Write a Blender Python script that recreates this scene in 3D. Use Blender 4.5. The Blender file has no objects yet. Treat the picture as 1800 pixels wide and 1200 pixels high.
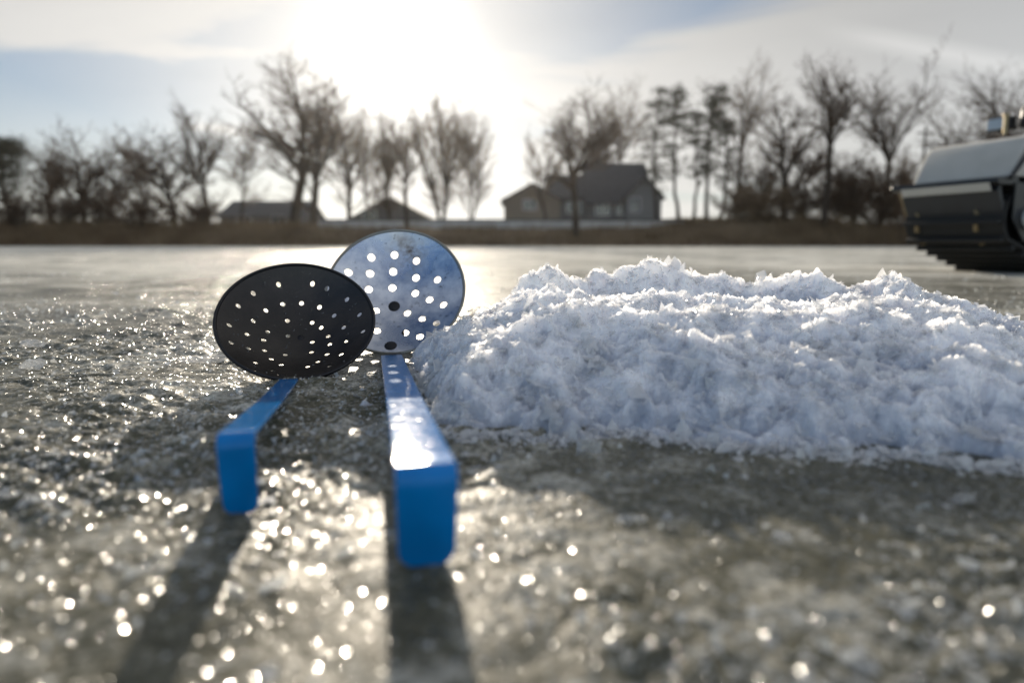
import bpy, bmesh, math, random
import numpy as np
from mathutils import Vector, Matrix
from mathutils.geometry import delaunay_2d_cdt

S = bpy.context.scene
COL = S.collection
R = math.radians
HAZE = 0.00017
VERB = 0

# ---------------------------------------------------------------- camera
CAM_H, PITCH, FPX = 0.11, R(8.06), 1200.0
cam_d = bpy.data.cameras.new("camera")
cam = bpy.data.objects.new("camera", cam_d)
COL.objects.link(cam)
cam.location = (0, 0, CAM_H)
cam.rotation_euler = (R(90) - PITCH, 0, 0)
cam_d.lens, cam_d.sensor_width = 24.0, 36.0
cam_d.clip_start, cam_d.clip_end = 0.01, 3000
cam_d.dof.use_dof = True
cam_d.dof.focus_distance = 0.60
cam_d.dof.aperture_fstop = 4.2
S.camera = cam
cP, sP = math.cos(PITCH), math.sin(PITCH)

def ray(x, y):
    c, d = (x - 900) / FPX, (600 - y) / FPX
    return Vector((c, cP + d * sP, -sP + d * cP))

def ground(x, y, h=0.0):
    r = ray(x, y)
    t = (h - CAM_H) / r.z
    return Vector((r.x * t, r.y * t, h))

def at(x, y, Y):
    r = ray(x, y)
    t = Y / r.y
    return Vector((r.x * t, Y, CAM_H + r.z * t))

# ---------------------------------------------------------------- sky and sun
SUN_EL, SUN_AZ = R(14.6), R(-9.4)
SD = Vector((math.sin(SUN_AZ) * math.cos(SUN_EL), math.cos(SUN_AZ) * math.cos(SUN_EL), math.sin(SUN_EL)))
w = bpy.data.worlds.new("World")
S.world = w
w.use_nodes = True
WN, WL = w.node_tree.nodes, w.node_tree.links
WN.clear()

def wn(t, **k):
    n = WN.new(t)
    for a, b in k.items():
        setattr(n, a, b)
    return n

def wmath(op, a, b=None, c=None, clamp=False):
    n = wn('ShaderNodeMath', operation=op, use_clamp=clamp)
    for i, v in enumerate((a, b, c)):
        if v is None:
            continue
        if isinstance(v, (int, float)):
            n.inputs[i].default_value = v
        else:
            WL.new(v, n.inputs[i])
    return n.outputs[0]

sky = wn('ShaderNodeTexSky', sky_type='NISHITA')
sky.sun_disc = False
sky.sun_elevation, sky.sun_rotation = SUN_EL, SUN_AZ
sky.air_density, sky.dust_density, sky.ozone_density = 0.9, 0.10, 2.2
tc = wn('ShaderNodeTexCoord')
sep = wn('ShaderNodeSeparateXYZ')
WL.new(tc.outputs['Generated'], sep.inputs[0])
zc = wmath('ADD', wmath('MAXIMUM', sep.outputs['Z'], 0.0), 0.10)
comb = wn('ShaderNodeCombineXYZ')
WL.new(wmath('DIVIDE', sep.outputs['X'], zc), comb.inputs[0])
WL.new(wmath('DIVIDE', sep.outputs['Y'], zc), comb.inputs[1])
mp = wn('ShaderNodeMapping')
mp.inputs['Rotation'].default_value = (0, 0, R(22))
mp.inputs['Scale'].default_value = (0.55, 1.0, 1.0)
mp.inputs['Location'].default_value = (3.3, 2.3, 0)
WL.new(comb.outputs[0], mp.inputs[0])
nz = wn('ShaderNodeTexNoise')
nz.inputs['Scale'].default_value = 0.8
nz.inputs['Detail'].default_value = 6
nz.inputs['Roughness'].default_value = 0.5
nz.inputs['Distortion'].default_value = 0.5
WL.new(mp.outputs[0], nz.inputs['Vector'])
ramp = wn('ShaderNodeMapRange', interpolation_type='SMOOTHSTEP')
ramp.inputs['From Min'].default_value = 0.41
ramp.inputs['From Max'].default_value = 0.57
# the cloud bank is thicker to the right of the sun
WL.new(wmath('ADD', nz.outputs['Fac'], wmath('MULTIPLY', wmath('MAXIMUM', wmath('ADD', sep.outputs['X'], 0.25), -0.35), 0.34)), ramp.inputs['Value'])
dot = wn('ShaderNodeVectorMath', operation='DOT_PRODUCT')
WL.new(tc.outputs['Generated'], dot.inputs[0])
dot.inputs[1].default_value = SD
dpos = wmath('MAXIMUM', dot.outputs['Value'], 0.0)
# thin cloud: fewer of them away from the sun's half of the sky
horiz = wmath('SUBTRACT', 1.0, wmath('MULTIPLY', sep.outputs['Z'], 3.4), clamp=True)
hz = wmath('MULTIPLY', wmath('POWER', horiz, 1.1), wmath('POWER', dpos, 1.5))
fac = wmath('MAXIMUM', wmath('MULTIPLY', ramp.outputs[0], wmath('ADD', 0.50, wmath('MULTIPLY', dpos, 0.47))), wmath('MULTIPLY', hz, 1.05), clamp=True)
fac = wmath('MAXIMUM', fac, wmath('MULTIPLY', wmath('POWER', dpos, 12.0), 0.95), clamp=True)
# cloud radiance: forward-scattering water droplets
glow = wmath('ADD', wmath('ADD', wmath('MULTIPLY', wmath('POWER', dpos, 420.0), 26.0), wmath('MULTIPLY', wmath('POWER', dpos, 50.0), 1.6)), wmath('MULTIPLY', wmath('POWER', dpos, 10.0), 3.3))
crad = wmath('ADD', wmath('ADD', wmath('ADD', wmath('MULTIPLY', nz.outputs['Fac'], 4.0), wmath('MULTIPLY', hz, 3.6)), 5.2), glow)
ccol = wn('ShaderNodeVectorMath', operation='SCALE')
ccol.inputs[0].default_value = (1.0, 0.975, 0.93)
# a contrail spreading high on the right
ca, cb = ray(1480, 58).normalized(), ray(1800, 122).normalized()
cn = ca.cross(cb).normalized()
cd = wn('ShaderNodeVectorMath', operation='DOT_PRODUCT'); WL.new(tc.outputs['Generated'], cd.inputs[0]); cd.inputs[1].default_value = cn
ce = wn('ShaderNodeVectorMath', operation='DOT_PRODUCT'); WL.new(tc.outputs['Generated'], ce.inputs[0]); ce.inputs[1].default_value = (cb - ca).normalized()
wid = wmath('ADD', 0.012, wmath('MULTIPLY', nz.outputs['Fac'], 0.012))
band = wmath('SUBTRACT', 1.0, wmath('DIVIDE', wmath('ABSOLUTE', cd.outputs['Value']), wid), clamp=True)
lim = wn('ShaderNodeMapRange', interpolation_type='SMOOTHSTEP')
lim.inputs['From Min'].default_value = (cb - ca).normalized().dot(ca) - 0.05
lim.inputs['From Max'].default_value = (cb - ca).normalized().dot(ca) + 0.08
WL.new(ce.outputs['Value'], lim.inputs['Value'])
trail = wmath('MULTIPLY', wmath('MULTIPLY', band, lim.outputs[0]), 0.75)
fac = wmath('MAXIMUM', fac, trail)
crad = wmath('ADD', wmath('ADD', crad, wmath('MULTIPLY', trail, 3.0)), wmath('MULTIPLY', wmath('SUBTRACT', 0.8, dpos, clamp=True), 6.0))  # last term: extra cloud brightness away from the sun, added as fill light
WL.new(crad, ccol.inputs['Scale'])
mix = wn('ShaderNodeMix', data_type='RGBA')
WL.new(fac, mix.inputs['Factor'])
sc2 = wn('ShaderNodeVectorMath', operation='SCALE'); WL.new(sky.outputs[0], sc2.inputs[0])
WL.new(wmath('ADD', 1.0, wmath('MULTIPLY', wmath('SUBTRACT', 0.85, dpos, clamp=True), 1.7)), sc2.inputs['Scale'])  # blue sky boosted away from the sun, added to lift the ambient light
WL.new(sc2.outputs[0], mix.inputs['A'])
WL.new(ccol.outputs[0], mix.inputs['B'])
bg = wn('ShaderNodeBackground')
bg.inputs['Strength'].default_value = 0.05
WL.new(mix.outputs['Result'], bg.inputs['Color'])
WL.new(bg.outputs[0], wn('ShaderNodeOutputWorld').inputs[0])
w.cycles.sampling_method = 'MANUAL'
w.cycles.sample_map_resolution = 1024

sun_d = bpy.data.lights.new("sun", 'SUN')
sun_d.energy, sun_d.angle, sun_d.color = 4.0, R(0.53), (1.0, 0.88, 0.71)
sun = bpy.data.objects.new("sun", sun_d)
COL.objects.link(sun)
sun.rotation_euler = SD.to_track_quat('Z', 'Y').to_euler()

S.view_settings.view_transform = 'Standard'
S.view_settings.look = 'None'
S.view_settings.exposure = 0.64
S.view_settings.gamma = 1.0
cy = S.cycles
cy.use_adaptive_sampling = False
cy.use_denoising = True
cy.max_bounces = 12
cy.diffuse_bounces = 10
cy.transparent_max_bounces = 8
cy.sample_clamp_indirect = 4.0
cy.sample_clamp_direct = 0.0
cy.caustics_reflective = False
cy.caustics_refractive = False

# ---------------------------------------------------------------- helpers
def tag(o, label=None, cat=None, group=None, kind=None):
    if label: o['label'] = label
    if cat: o['category'] = cat
    if group: o['group'] = group
    if kind: o['kind'] = kind
    return o

def empty(name, loc, rz=0.0):
    o = bpy.data.objects.new(name, None)
    o.empty_display_size = 0.1
    COL.objects.link(o)
    o.location = loc
    o.rotation_euler = (0, 0, rz)
    return o

def mesh_np(name, V, F, mat, parent=None, smooth=False):
    """V (n,3) array, F (m,k) int array -> one mesh object"""
    V = np.asarray(V, dtype=np.float32)
    F = np.asarray(F, dtype=np.int32)
    me = bpy.data.meshes.new(name)
    me.vertices.add(len(V))
    me.vertices.foreach_set('co', V.ravel())
    k = F.shape[1]
    me.loops.add(F.size)
    me.loops.foreach_set('vertex_index', F.ravel())
    me.polygons.add(len(F))
    me.polygons.foreach_set('loop_start', np.arange(len(F), dtype=np.int32) * k)
    me.polygons.foreach_set('use_smooth', np.full(len(F), smooth))
    me.update(calc_edges=True)
    me.materials.append(mat)
    o = bpy.data.objects.new(name, me)
    COL.objects.link(o)
    if parent: o.parent = parent
    return o

def bm_obj(name, bm, mat, parent=None, smooth=False, bevel=0, seg=2, ang=35):
    bmesh.ops.recalc_face_normals(bm, faces=bm.faces)
    me = bpy.data.meshes.new(name)
    for f in bm.faces: f.smooth = smooth
    if smooth:
        for e in bm.edges:
            if len(e.link_faces) == 2 and e.calc_face_angle(0) > R(ang): e.smooth = False
    bm.to_mesh(me); bm.free()
    me.materials.append(mat)
    o = bpy.data.objects.new(name, me)
    COL.objects.link(o)
    if parent: o.parent = parent
    if bevel:
        m = o.modifiers.new('bevel', 'BEVEL'); m.width = bevel; m.segments = seg; m.limit_method = 'ANGLE'
    return o

def box(bm, x0, x1, y0, y1, z0, z1):
    vs = [bm.verts.new((x, y, z)) for x in (x0, x1) for y in (y0, y1) for z in (z0, z1)]
    for f in ((0, 1, 3, 2), (4, 6, 7, 5), (0, 4, 5, 1), (2, 3, 7, 6), (0, 2, 6, 4), (1, 5, 7, 3)):
        bm.faces.new([vs[i] for i in f])

def prism(bm, prof, x0, x1):
    """profile in (y,z) swept along x"""
    a = [bm.verts.new((x0, y, z)) for y, z in prof]
    b = [bm.verts.new((x1, y, z)) for y, z in prof]
    n = len(prof)
    for i in range(n):
        bm.faces.new((a[i], a[(i + 1) % n], b[(i + 1) % n], b[i]))
    bm.faces.new(a[::-1]); bm.faces.new(b)

def cyl(bm, p, q, r, n=20, r2=None):
    p, q = Vector(p), Vector(q)
    r2 = r if r2 is None else r2
    d = (q - p).normalized()
    u = d.orthogonal().normalized(); v = d.cross(u)
    a = [bm.verts.new(p + (u * math.cos(2 * math.pi * i / n) + v * math.sin(2 * math.pi * i / n)) * r) for i in range(n)]
    b = [bm.verts.new(q + (u * math.cos(2 * math.pi * i / n) + v * math.sin(2 * math.pi * i / n)) * r2) for i in range(n)]
    for i in range(n):
        bm.faces.new((a[i], a[(i + 1) % n], b[(i + 1) % n], b[i]))
    bm.faces.new(a[::-1]); bm.faces.new(b)

def ring(bm, c, ax, r0, r, n=40, m=8):
    """torus of major radius r0 and minor radius r about axis ax"""
    c, ax = Vector(c), Vector(ax).normalized()
    u = ax.orthogonal().normalized(); v = ax.cross(u)
    g = []
    for i in range(n):
        a = 2 * math.pi * i / n
        d = u * math.cos(a) + v * math.sin(a)
        g.append([bm.verts.new(c + d * (r0 + r * math.cos(2 * math.pi * j / m)) + ax * r * math.sin(2 * math.pi * j / m)) for j in range(m)])
    for i in range(n):
        for j in range(m):
            bm.faces.new((g[i][j], g[(i + 1) % n][j], g[(i + 1) % n][(j + 1) % m], g[i][(j + 1) % m]))

# ---- numpy gradient noise
_rng = np.random.default_rng(7)
_perm = _rng.permutation(4096)
_grad = _rng.uniform(0, 2 * np.pi, 4096)
_gx, _gy = np.cos(_grad), np.sin(_grad)
def gnoise(x, y):
    xi, yi = np.floor(x).astype(np.int64), np.floor(y).astype(np.int64)
    xf, yf = x - xi, y - yi
    u, v = xf * xf * xf * (xf * (xf * 6 - 15) + 10), yf * yf * yf * (yf * (yf * 6 - 15) + 10)
    def g(ix, iy, fx, fy):
        h = _perm[(_perm[ix & 4095] + iy) & 4095]
        return _gx[h] * fx + _gy[h] * fy
    a = g(xi, yi, xf, yf); b = g(xi + 1, yi, xf - 1, yf)
    c = g(xi, yi + 1, xf, yf - 1); d = g(xi + 1, yi + 1, xf - 1, yf - 1)
    return (a + u * (b - a) + v * (c - a + u * (a - b - c + d))) * 1.5

def chips(x, y, size, seed):
    """piecewise flat chips: every cell is a plane with its own tilt and level"""
    x, y = x / size, y / size
    xi, yi = np.floor(x).astype(np.int64), np.floor(y).astype(np.int64)
    best = np.full(x.shape, 9.0); out = np.zeros(x.shape)
    for a in (-1, 0, 1):
        for b in (-1, 0, 1):
            ix, iy = xi + a, yi + b
            h = _perm[(_perm[(ix + seed) & 4095] + iy) & 4095]
            jx, jy = _gx[h] * .45 + .5, _gy[h] * .45 + .5
            dx, dy = x - ix - jx, y - iy - jy
            d = dx * dx + dy * dy
            g2 = (h * 7 + 13) & 4095
            val = _gx[g2] * dx * .9 + _gy[g2] * dy * .9 + _gx[(h * 3 + 5) & 4095] * .45
            m = d < best
            best = np.where(m, d, best); out = np.where(m, val, out)
    return out

def sstep(a, b, x):
    t = np.clip((x - a) / (b - a), 0, 1)
    return t * t * (3 - 2 * t)

# ---- materials
def mat(name, col=(0.5, 0.5, 0.5), rough=0.6, metal=0.0, spec=0.5, vary=0.0, vscale=5.0, bump=0.0, bscale=60.0, col2=None, coat=0.0):
    m = bpy.data.materials.new(name); m.use_nodes = True
    N, L = m.node_tree.nodes, m.node_tree.links
    p = N['Principled BSDF']
    p.inputs['Base Color'].default_value = (*col, 1)
    p.inputs['Roughness'].default_value = rough
    p.inputs['Metallic'].default_value = metal
    p.inputs['Specular IOR Level'].default_value = spec
    p.inputs['Coat Weight'].default_value = coat
    t = N.new('ShaderNodeTexCoord')
    if vary or col2:
        n = N.new('ShaderNodeTexNoise'); n.inputs['Scale'].default_value = vscale; n.inputs['Detail'].default_value = 5
        L.new(t.outputs['Object'], n.inputs['Vector'])
        r = N.new('ShaderNodeMapRange'); r.inputs['From Min'].default_value = 0.35; r.inputs['From Max'].default_value = 0.65
        L.new(n.outputs['Fac'], r.inputs['Value'])
        x = N.new('ShaderNodeMix'); x.data_type = 'RGBA'
        c2 = col2 or tuple(c * (1 - vary) for c in col)
        x.inputs['A'].default_value = (*col, 1); x.inputs['B'].default_value = (*c2, 1)
        L.new(r.outputs[0], x.inputs['Factor']); L.new(x.outputs['Result'], p.inputs['Base Color'])
    if bump:
        n = N.new('ShaderNodeTexNoise'); n.inputs['Scale'].default_value = bscale; n.inputs['Detail'].default_value = 4
        L.new(t.outputs['Object'], n.inputs['Vector'])
        b = N.new('ShaderNodeBump'); b.inputs['Strength'].default_value = bump; b.inputs['Distance'].default_value = 0.5 / bscale
        L.new(n.outputs['Fac'], b.inputs['Height']); L.new(b.outputs[0], p.inputs['Normal'])
    return m

class NT:
    """tiny node helper"""
    def __init__(s, m):
        s.m = m; s.N = m.node_tree.nodes; s.L = m.node_tree.links
    def n(s, t, ins=None, **k):
        n = s.N.new(t)
        for a, b in k.items(): setattr(n, a, b)
        for a, b in (ins or {}).items():
            if hasattr(b, 'is_output'): s.L.new(b, n.inputs[a])
            else: n.inputs[a].default_value = b
        return n
    def math(s, op, a, b=0.0, clamp=False):
        return s.n('ShaderNodeMath', {0: a, 1: b}, operation=op, use_clamp=clamp).outputs[0]

def facet_normal(nt, vec, scales, amount, base=None):
    """each tiny crystal (voronoi cell) is a flat facet tilted its own way"""
    geo = nt.n('ShaderNodeNewGeometry')
    acc = base if base is not None else geo.outputs['Normal']
    for sc, am in zip(scales, amount):
        v = nt.n('ShaderNodeTexVoronoi', {'Vector': vec, 'Scale': sc})
        c = nt.n('ShaderNodeVectorMath', {0: v.outputs['Color'], 1: (0.5, 0.5, 0.5)}, operation='SUBTRACT')
        k = nt.n('ShaderNodeVectorMath', {0: c.outputs[0]}, operation='SCALE')
        if hasattr(am, 'is_output'): nt.L.new(am, k.inputs['Scale'])
        else: k.inputs['Scale'].default_value = am
        a = nt.n('ShaderNodeVectorMath', {0: acc, 1: k.outputs[0]}, operation='ADD')
        acc = a.outputs[0]
    return nt.n('ShaderNodeVectorMath', {0: acc}, operation='NORMALIZE').outputs[0]

def ice_material():
    m = bpy.data.materials.new('lake_ice'); m.use_nodes = True
    nt = NT(m); p = nt.N['Principled BSDF']
    tcd = nt.n('ShaderNodeTexCoord').outputs['Object']
    broad = nt.n('ShaderNodeTexNoise', {'Vector': tcd, 'Scale': 0.9, 'Detail': 5, 'Roughness': 0.55}).outputs['Fac']
    big = nt.n('ShaderNodeTexNoise', {'Vector': tcd, 'Scale': 5.0, 'Detail': 6, 'Roughness': 0.6, 'Distortion': 0.4}).outputs['Fac']
    mid = nt.n('ShaderNodeTexNoise', {'Vector': tcd, 'Scale': 38.0, 'Detail': 6, 'Roughness': 0.7, 'Distortion': 0.6}).outputs['Fac']
    fine = nt.n('ShaderNodeTexNoise', {'Vector': tcd, 'Scale': 230.0, 'Detail': 4, 'Roughness': 0.7}).outputs['Fac']
    s = nt.math('ADD', nt.math('MULTIPLY', big, 0.45), nt.math('ADD', nt.math('MULTIPLY', mid, 0.35), nt.math('MULTIPLY', fine, 0.25)))
    cr = nt.n('ShaderNodeValToRGB', {'Fac': s})
    e = cr.color_ramp.elements
    e[0].position, e[0].color = 0.42, (0.034, 0.035, 0.024, 1)
    e[1].position, e[1].color = 0.65, (0.60, 0.575, 0.50, 1)
    x = e.new(0.52); x.color = (0.105, 0.099, 0.068, 1)
    # snow dust lies on the untrodden ice a few steps away
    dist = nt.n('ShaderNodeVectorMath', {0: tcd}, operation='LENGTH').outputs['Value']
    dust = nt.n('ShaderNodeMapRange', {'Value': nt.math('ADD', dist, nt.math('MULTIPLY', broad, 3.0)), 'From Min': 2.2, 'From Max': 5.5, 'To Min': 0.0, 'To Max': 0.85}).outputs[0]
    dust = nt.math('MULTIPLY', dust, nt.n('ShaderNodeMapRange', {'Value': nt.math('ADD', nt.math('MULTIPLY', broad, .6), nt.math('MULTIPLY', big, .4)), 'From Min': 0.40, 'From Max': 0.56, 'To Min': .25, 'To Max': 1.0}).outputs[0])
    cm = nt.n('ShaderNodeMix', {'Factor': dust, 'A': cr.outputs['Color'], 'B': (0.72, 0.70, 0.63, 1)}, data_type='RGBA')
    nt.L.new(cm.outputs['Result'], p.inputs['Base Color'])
    # crusted patches carry many crystals, clear patches few
    crust = nt.n('ShaderNodeMapRange', {'Value': nt.math('ADD', nt.math('MULTIPLY', big, 0.7), nt.math('MULTIPLY', broad, 0.3)), 'From Min': 0.40, 'From Max': 0.60}).outputs[0]
    amt = nt.math('ADD', 0.85, nt.math('MULTIPLY', crust, 0.65))
    geo = nt.n('ShaderNodeNewGeometry').outputs['Normal']
    acc, mir = geo, None
    for sc, k in ((180.0, 0.5), (580.0, 1.0), (1500.0, 0.5)):
        v = nt.n('ShaderNodeTexVoronoi', {'Vector': tcd, 'Scale': sc})
        c = nt.n('ShaderNodeVectorMath', {0: v.outputs['Color'], 1: (0.5, 0.5, 0.5)}, operation='SUBTRACT')
        q = nt.n('ShaderNodeVectorMath', {0: c.outputs[0]}, operation='SCALE'); nt.L.new(nt.math('MULTIPLY', amt, k), q.inputs['Scale'])
        acc = nt.n('ShaderNodeVectorMath', {0: acc, 1: q.outputs[0]}, operation='ADD').outputs[0]
        if sc == 580.0:
            mir = nt.n('ShaderNodeSeparateXYZ', {0: v.outputs['Color']}).outputs['X']
    nrm = nt.n('ShaderNodeVectorMath', {0: acc}, operation='NORMALIZE').outputs[0]
    nt.L.new(nrm, p.inputs['Coat Normal'])
    b = nt.n('ShaderNodeBump', {'Height': mid, 'Strength': 0.45, 'Distance': 0.004})
    b2 = nt.n('ShaderNodeBump', {'Height': fine, 'Strength': 0.4, 'Distance': 0.001, 'Normal': b.outputs[0]})
    nt.L.new(b2.outputs[0], p.inputs['Normal'])
    # one crystal in five is polished, the rest frosted
    pol = nt.math('GREATER_THAN', mir, 0.58)
    frost = nt.n('ShaderNodeMapRange', {'Value': mid, 'From Min': 0.3, 'From Max': 0.7, 'To Min': 0.30, 'To Max': 0.55}).outputs[0]
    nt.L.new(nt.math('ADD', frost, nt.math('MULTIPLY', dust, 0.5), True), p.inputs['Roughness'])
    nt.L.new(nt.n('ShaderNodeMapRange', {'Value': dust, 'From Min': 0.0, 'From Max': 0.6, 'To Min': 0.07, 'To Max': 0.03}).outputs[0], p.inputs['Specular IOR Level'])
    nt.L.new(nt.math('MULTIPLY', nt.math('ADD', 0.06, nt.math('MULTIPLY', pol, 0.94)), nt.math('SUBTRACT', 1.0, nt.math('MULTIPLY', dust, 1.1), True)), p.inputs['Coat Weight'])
    p.inputs['Coat Roughness'].default_value = 0.115
    p.inputs['Coat IOR'].default_value = 1.33
    p.inputs['IOR'].default_value = 1.31
    return m

def shard_material(name, body=(0.985, 0.99, 1.0), trans=0.6, gloss=0.12, facets=(500.0, 1500.0), clear=0.55):
    """crushed ice: light passes through, facets glint"""
    m = bpy.data.materials.new(name); m.use_nodes = True
    nt = NT(m); nt.N.remove(nt.N['Principled BSDF'])
    tcd = nt.n('ShaderNodeTexCoord').outputs['Object']
    nrm = facet_normal(nt, tcd, facets, (0.5, 0.6))
    nz = nt.n('ShaderNodeTexNoise', {'Vector': tcd, 'Scale': 30.0, 'Detail': 6, 'Roughness': 0.65}).outputs['Fac']
    cm = nt.n('ShaderNodeMix', {'Factor': nt.n('ShaderNodeMapRange', {'Value': nz, 'From Min': 0.35, 'From Max': 0.65}).outputs[0],
                                'A': (*body, 1), 'B': (*(c * 0.96 for c in body), 1)}, data_type='RGBA')
    d = nt.n('ShaderNodeBsdfDiffuse', {'Color': cm.outputs['Result']})
    t = nt.n('ShaderNodeBsdfTranslucent', {'Color': cm.outputs['Result']})
    g = nt.n('ShaderNodeBsdfGlossy', {'Color': (1, 1, 1, 1), 'Roughness': 0.15, 'Normal': nrm})
    a = nt.n('ShaderNodeMixShader', {0: trans, 1: d.outputs[0], 2: t.outputs[0]})
    fr = nt.n('ShaderNodeLayerWeight', {'Blend': 0.15})
    b = nt.n('ShaderNodeMixShader', {0: nt.math('ADD', nt.math('MULTIPLY', fr.outputs['Facing'], 0.25), gloss + 0.04, True), 1: a.outputs[0], 2: g.outputs[0]})
    tr = nt.n('ShaderNodeBsdfTransparent', {'Color': (1, 1, 1, 1)})
    rf = nt.n('ShaderNodeBsdfRefraction', {'Color': (1, 1, 1, 1), 'Roughness': 0.03, 'IOR': 1.31})
    clr = nt.n('ShaderNodeMixShader', {0: 0.86, 1: rf.outputs[0], 2: tr.outputs[0]})
    b = nt.n('ShaderNodeMixShader', {0: clear, 1: b.outputs[0], 2: clr.outputs[0]})
    nt.L.new(b.outputs[0], nt.N['Material Output'].inputs['Surface'])
    return m

def pile_material():
    m = bpy.data.materials.new('packed_ice_shavings'); m.use_nodes = True
    nt = NT(m); p = nt.N['Principled BSDF']
    tcd = nt.n('ShaderNodeTexCoord').outputs['Object']
    nz = nt.n('ShaderNodeTexNoise', {'Vector': tcd, 'Scale': 40.0, 'Detail': 7, 'Roughness': 0.7, 'Distortion': 0.8}).outputs['Fac']
    cm = nt.n('ShaderNodeMix', {'Factor': nt.n('ShaderNodeMapRange', {'Value': nz, 'From Min': 0.38, 'From Max': 0.62}).outputs[0],
                                'A': (0.93, 0.92, 0.95, 1), 'B': (0.985, 0.975, 0.99, 1)}, data_type='RGBA')
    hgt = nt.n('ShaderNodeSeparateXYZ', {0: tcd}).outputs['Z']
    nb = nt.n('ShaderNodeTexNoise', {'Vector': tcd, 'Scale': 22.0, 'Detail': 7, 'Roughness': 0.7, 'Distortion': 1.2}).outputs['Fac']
    low_grey = nt.n('ShaderNodeMapRange', {'Value': nt.math('SUBTRACT', nt.math('ADD', nb, nt.math('MULTIPLY', nz, .35)), nt.math('MULTIPLY', hgt, 4.5)), 'From Min': 0.36, 'From Max': 0.66}).outputs[0]  # pile colour turns greyer towards the bottom, broken up by noise
    wm = nt.n('ShaderNodeMix', {'Factor': low_grey, 'A': cm.outputs['Result'], 'B': (0.40, 0.43, 0.50, 1)}, data_type='RGBA')
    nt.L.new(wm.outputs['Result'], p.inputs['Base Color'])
    p.inputs['Subsurface Weight'].default_value = 1.0
    p.inputs['Subsurface Radius'].default_value = (1.0, 0.95, 0.9)
    p.inputs['Subsurface Scale'].default_value = 0.026
    p.inputs['Roughness'].default_value = 0.45
    p.inputs['Specular IOR Level'].default_value = 0.2
    p.inputs['Coat Weight'].default_value = 1.0
    p.inputs['Coat Roughness'].default_value = 0.08
    p.inputs['Coat IOR'].default_value = 1.42
    nrm = facet_normal(nt, tcd, (140.0, 420.0), (0.7, 0.6))
    nt.L.new(nrm, p.inputs['Coat Normal'])
    b = nt.n('ShaderNodeBump', {'Height': nz, 'Strength': 0.5, 'Distance': 0.003})
    nt.L.new(b.outputs[0], p.inputs['Normal'])
    return m

M = dict(
    ice=ice_material(), pile=pile_material(), shard=shard_material('ice_shards'), chunk=shard_material('clear_ice', (0.9, 0.92, 0.95), .4, .15, facets=(60., 220.), clear=0.75),
    crumb=shard_material('ice_crumbs', (0.80, 0.82, 0.82), 0.5, 0.2),
)

# ================================================================ THE LAKE ICE (one sheet)
def rough_mask(x, y):
    """1 where the ice is crusted with refrozen slush, 0 where it is smooth"""
    m = gnoise(x * 3.1 + 11.3, y * 3.1 + 4.2) + 0.5 * gnoise(x * 8.3 + 3.1, y * 8.3)
    return sstep(-0.35, 0.35, m)

def ice_height(x, y, sp):
    h = np.zeros_like(x)
    rm = rough_mask(x, y)
    far = np.clip(np.hypot(x, y) / 1.4, 1, 12)
    for wl, am, ro in ((1.6, 0.0022, 0.0), (0.55, 0.0016, 0.0), (0.21, 0.0018, .2), (0.085, 0.0020, .5), (0.036, 0.0026, .85), (0.016, 0.0012, .95),
                       (0.0075, 0.00065, .97), (0.0036, 0.0003, .97)):
        fade = np.clip(wl / (sp * 2.5) - 0.6, 0, 1)
        if not (fade > 0).any(): continue
        n = gnoise(x / wl + 17.7 * wl, y / wl * (1.25 if wl > 0.03 else 1) - 3.3)
        if wl < 0.05: n = np.abs(n) * 2 - 0.45          # creased, crystalline
        h += n * am * fade * (1 - ro + ro * rm)
    return h - 0.0008

def lake_ice():
    ang_in = np.radians(np.linspace(-50, 50, 980))
    ang_out = np.radians(np.linspace(50, 310, 120)[1:-1])
    a = np.concatenate([ang_in, ang_out]); na = len(a)
    r = np.concatenate([[0.00001, 0.01, 0.02, 0.03, 0.04], np.geomspace(0.05, 1.3, 950), np.geomspace(1.3, 160, 330)[1:]]); nr = len(r)
    dr = np.gradient(r)
    A, RR = np.meshgrid(a, r); DR = np.repeat(dr[:, None], na, 1)
    DA = np.gradient(a); SP = np.maximum(DR, RR * np.where(np.abs(A) < 0.88, 0.0018, 0.04))
    X, Y = RR * np.sin(A), RR * np.cos(A)
    Z = ice_height(X.ravel(), Y.ravel(), SP.ravel())
    V = np.stack([X.ravel(), Y.ravel(), Z], 1)
    i = np.arange(nr - 1)[:, None]; j = np.arange(na)[None, :]; j2 = (j + 1) % na
    F = np.stack([i * na + j, (i + 1) * na + j, (i + 1) * na + j2, i * na + j2], -1).reshape(-1, 4)[:, ::-1]
    o = mesh_np('lake_ice', V, F, M['ice'], smooth=True)
    tag(o, 'grey rough frozen lake surface with glinting frost', 'frozen lake', kind='structure')
    return o
lake_ice()

# ================================================================ PILE OF ICE SHAVINGS
def interp_s(x, xs, ys):
    return np.interp(x, xs, ys)

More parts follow.
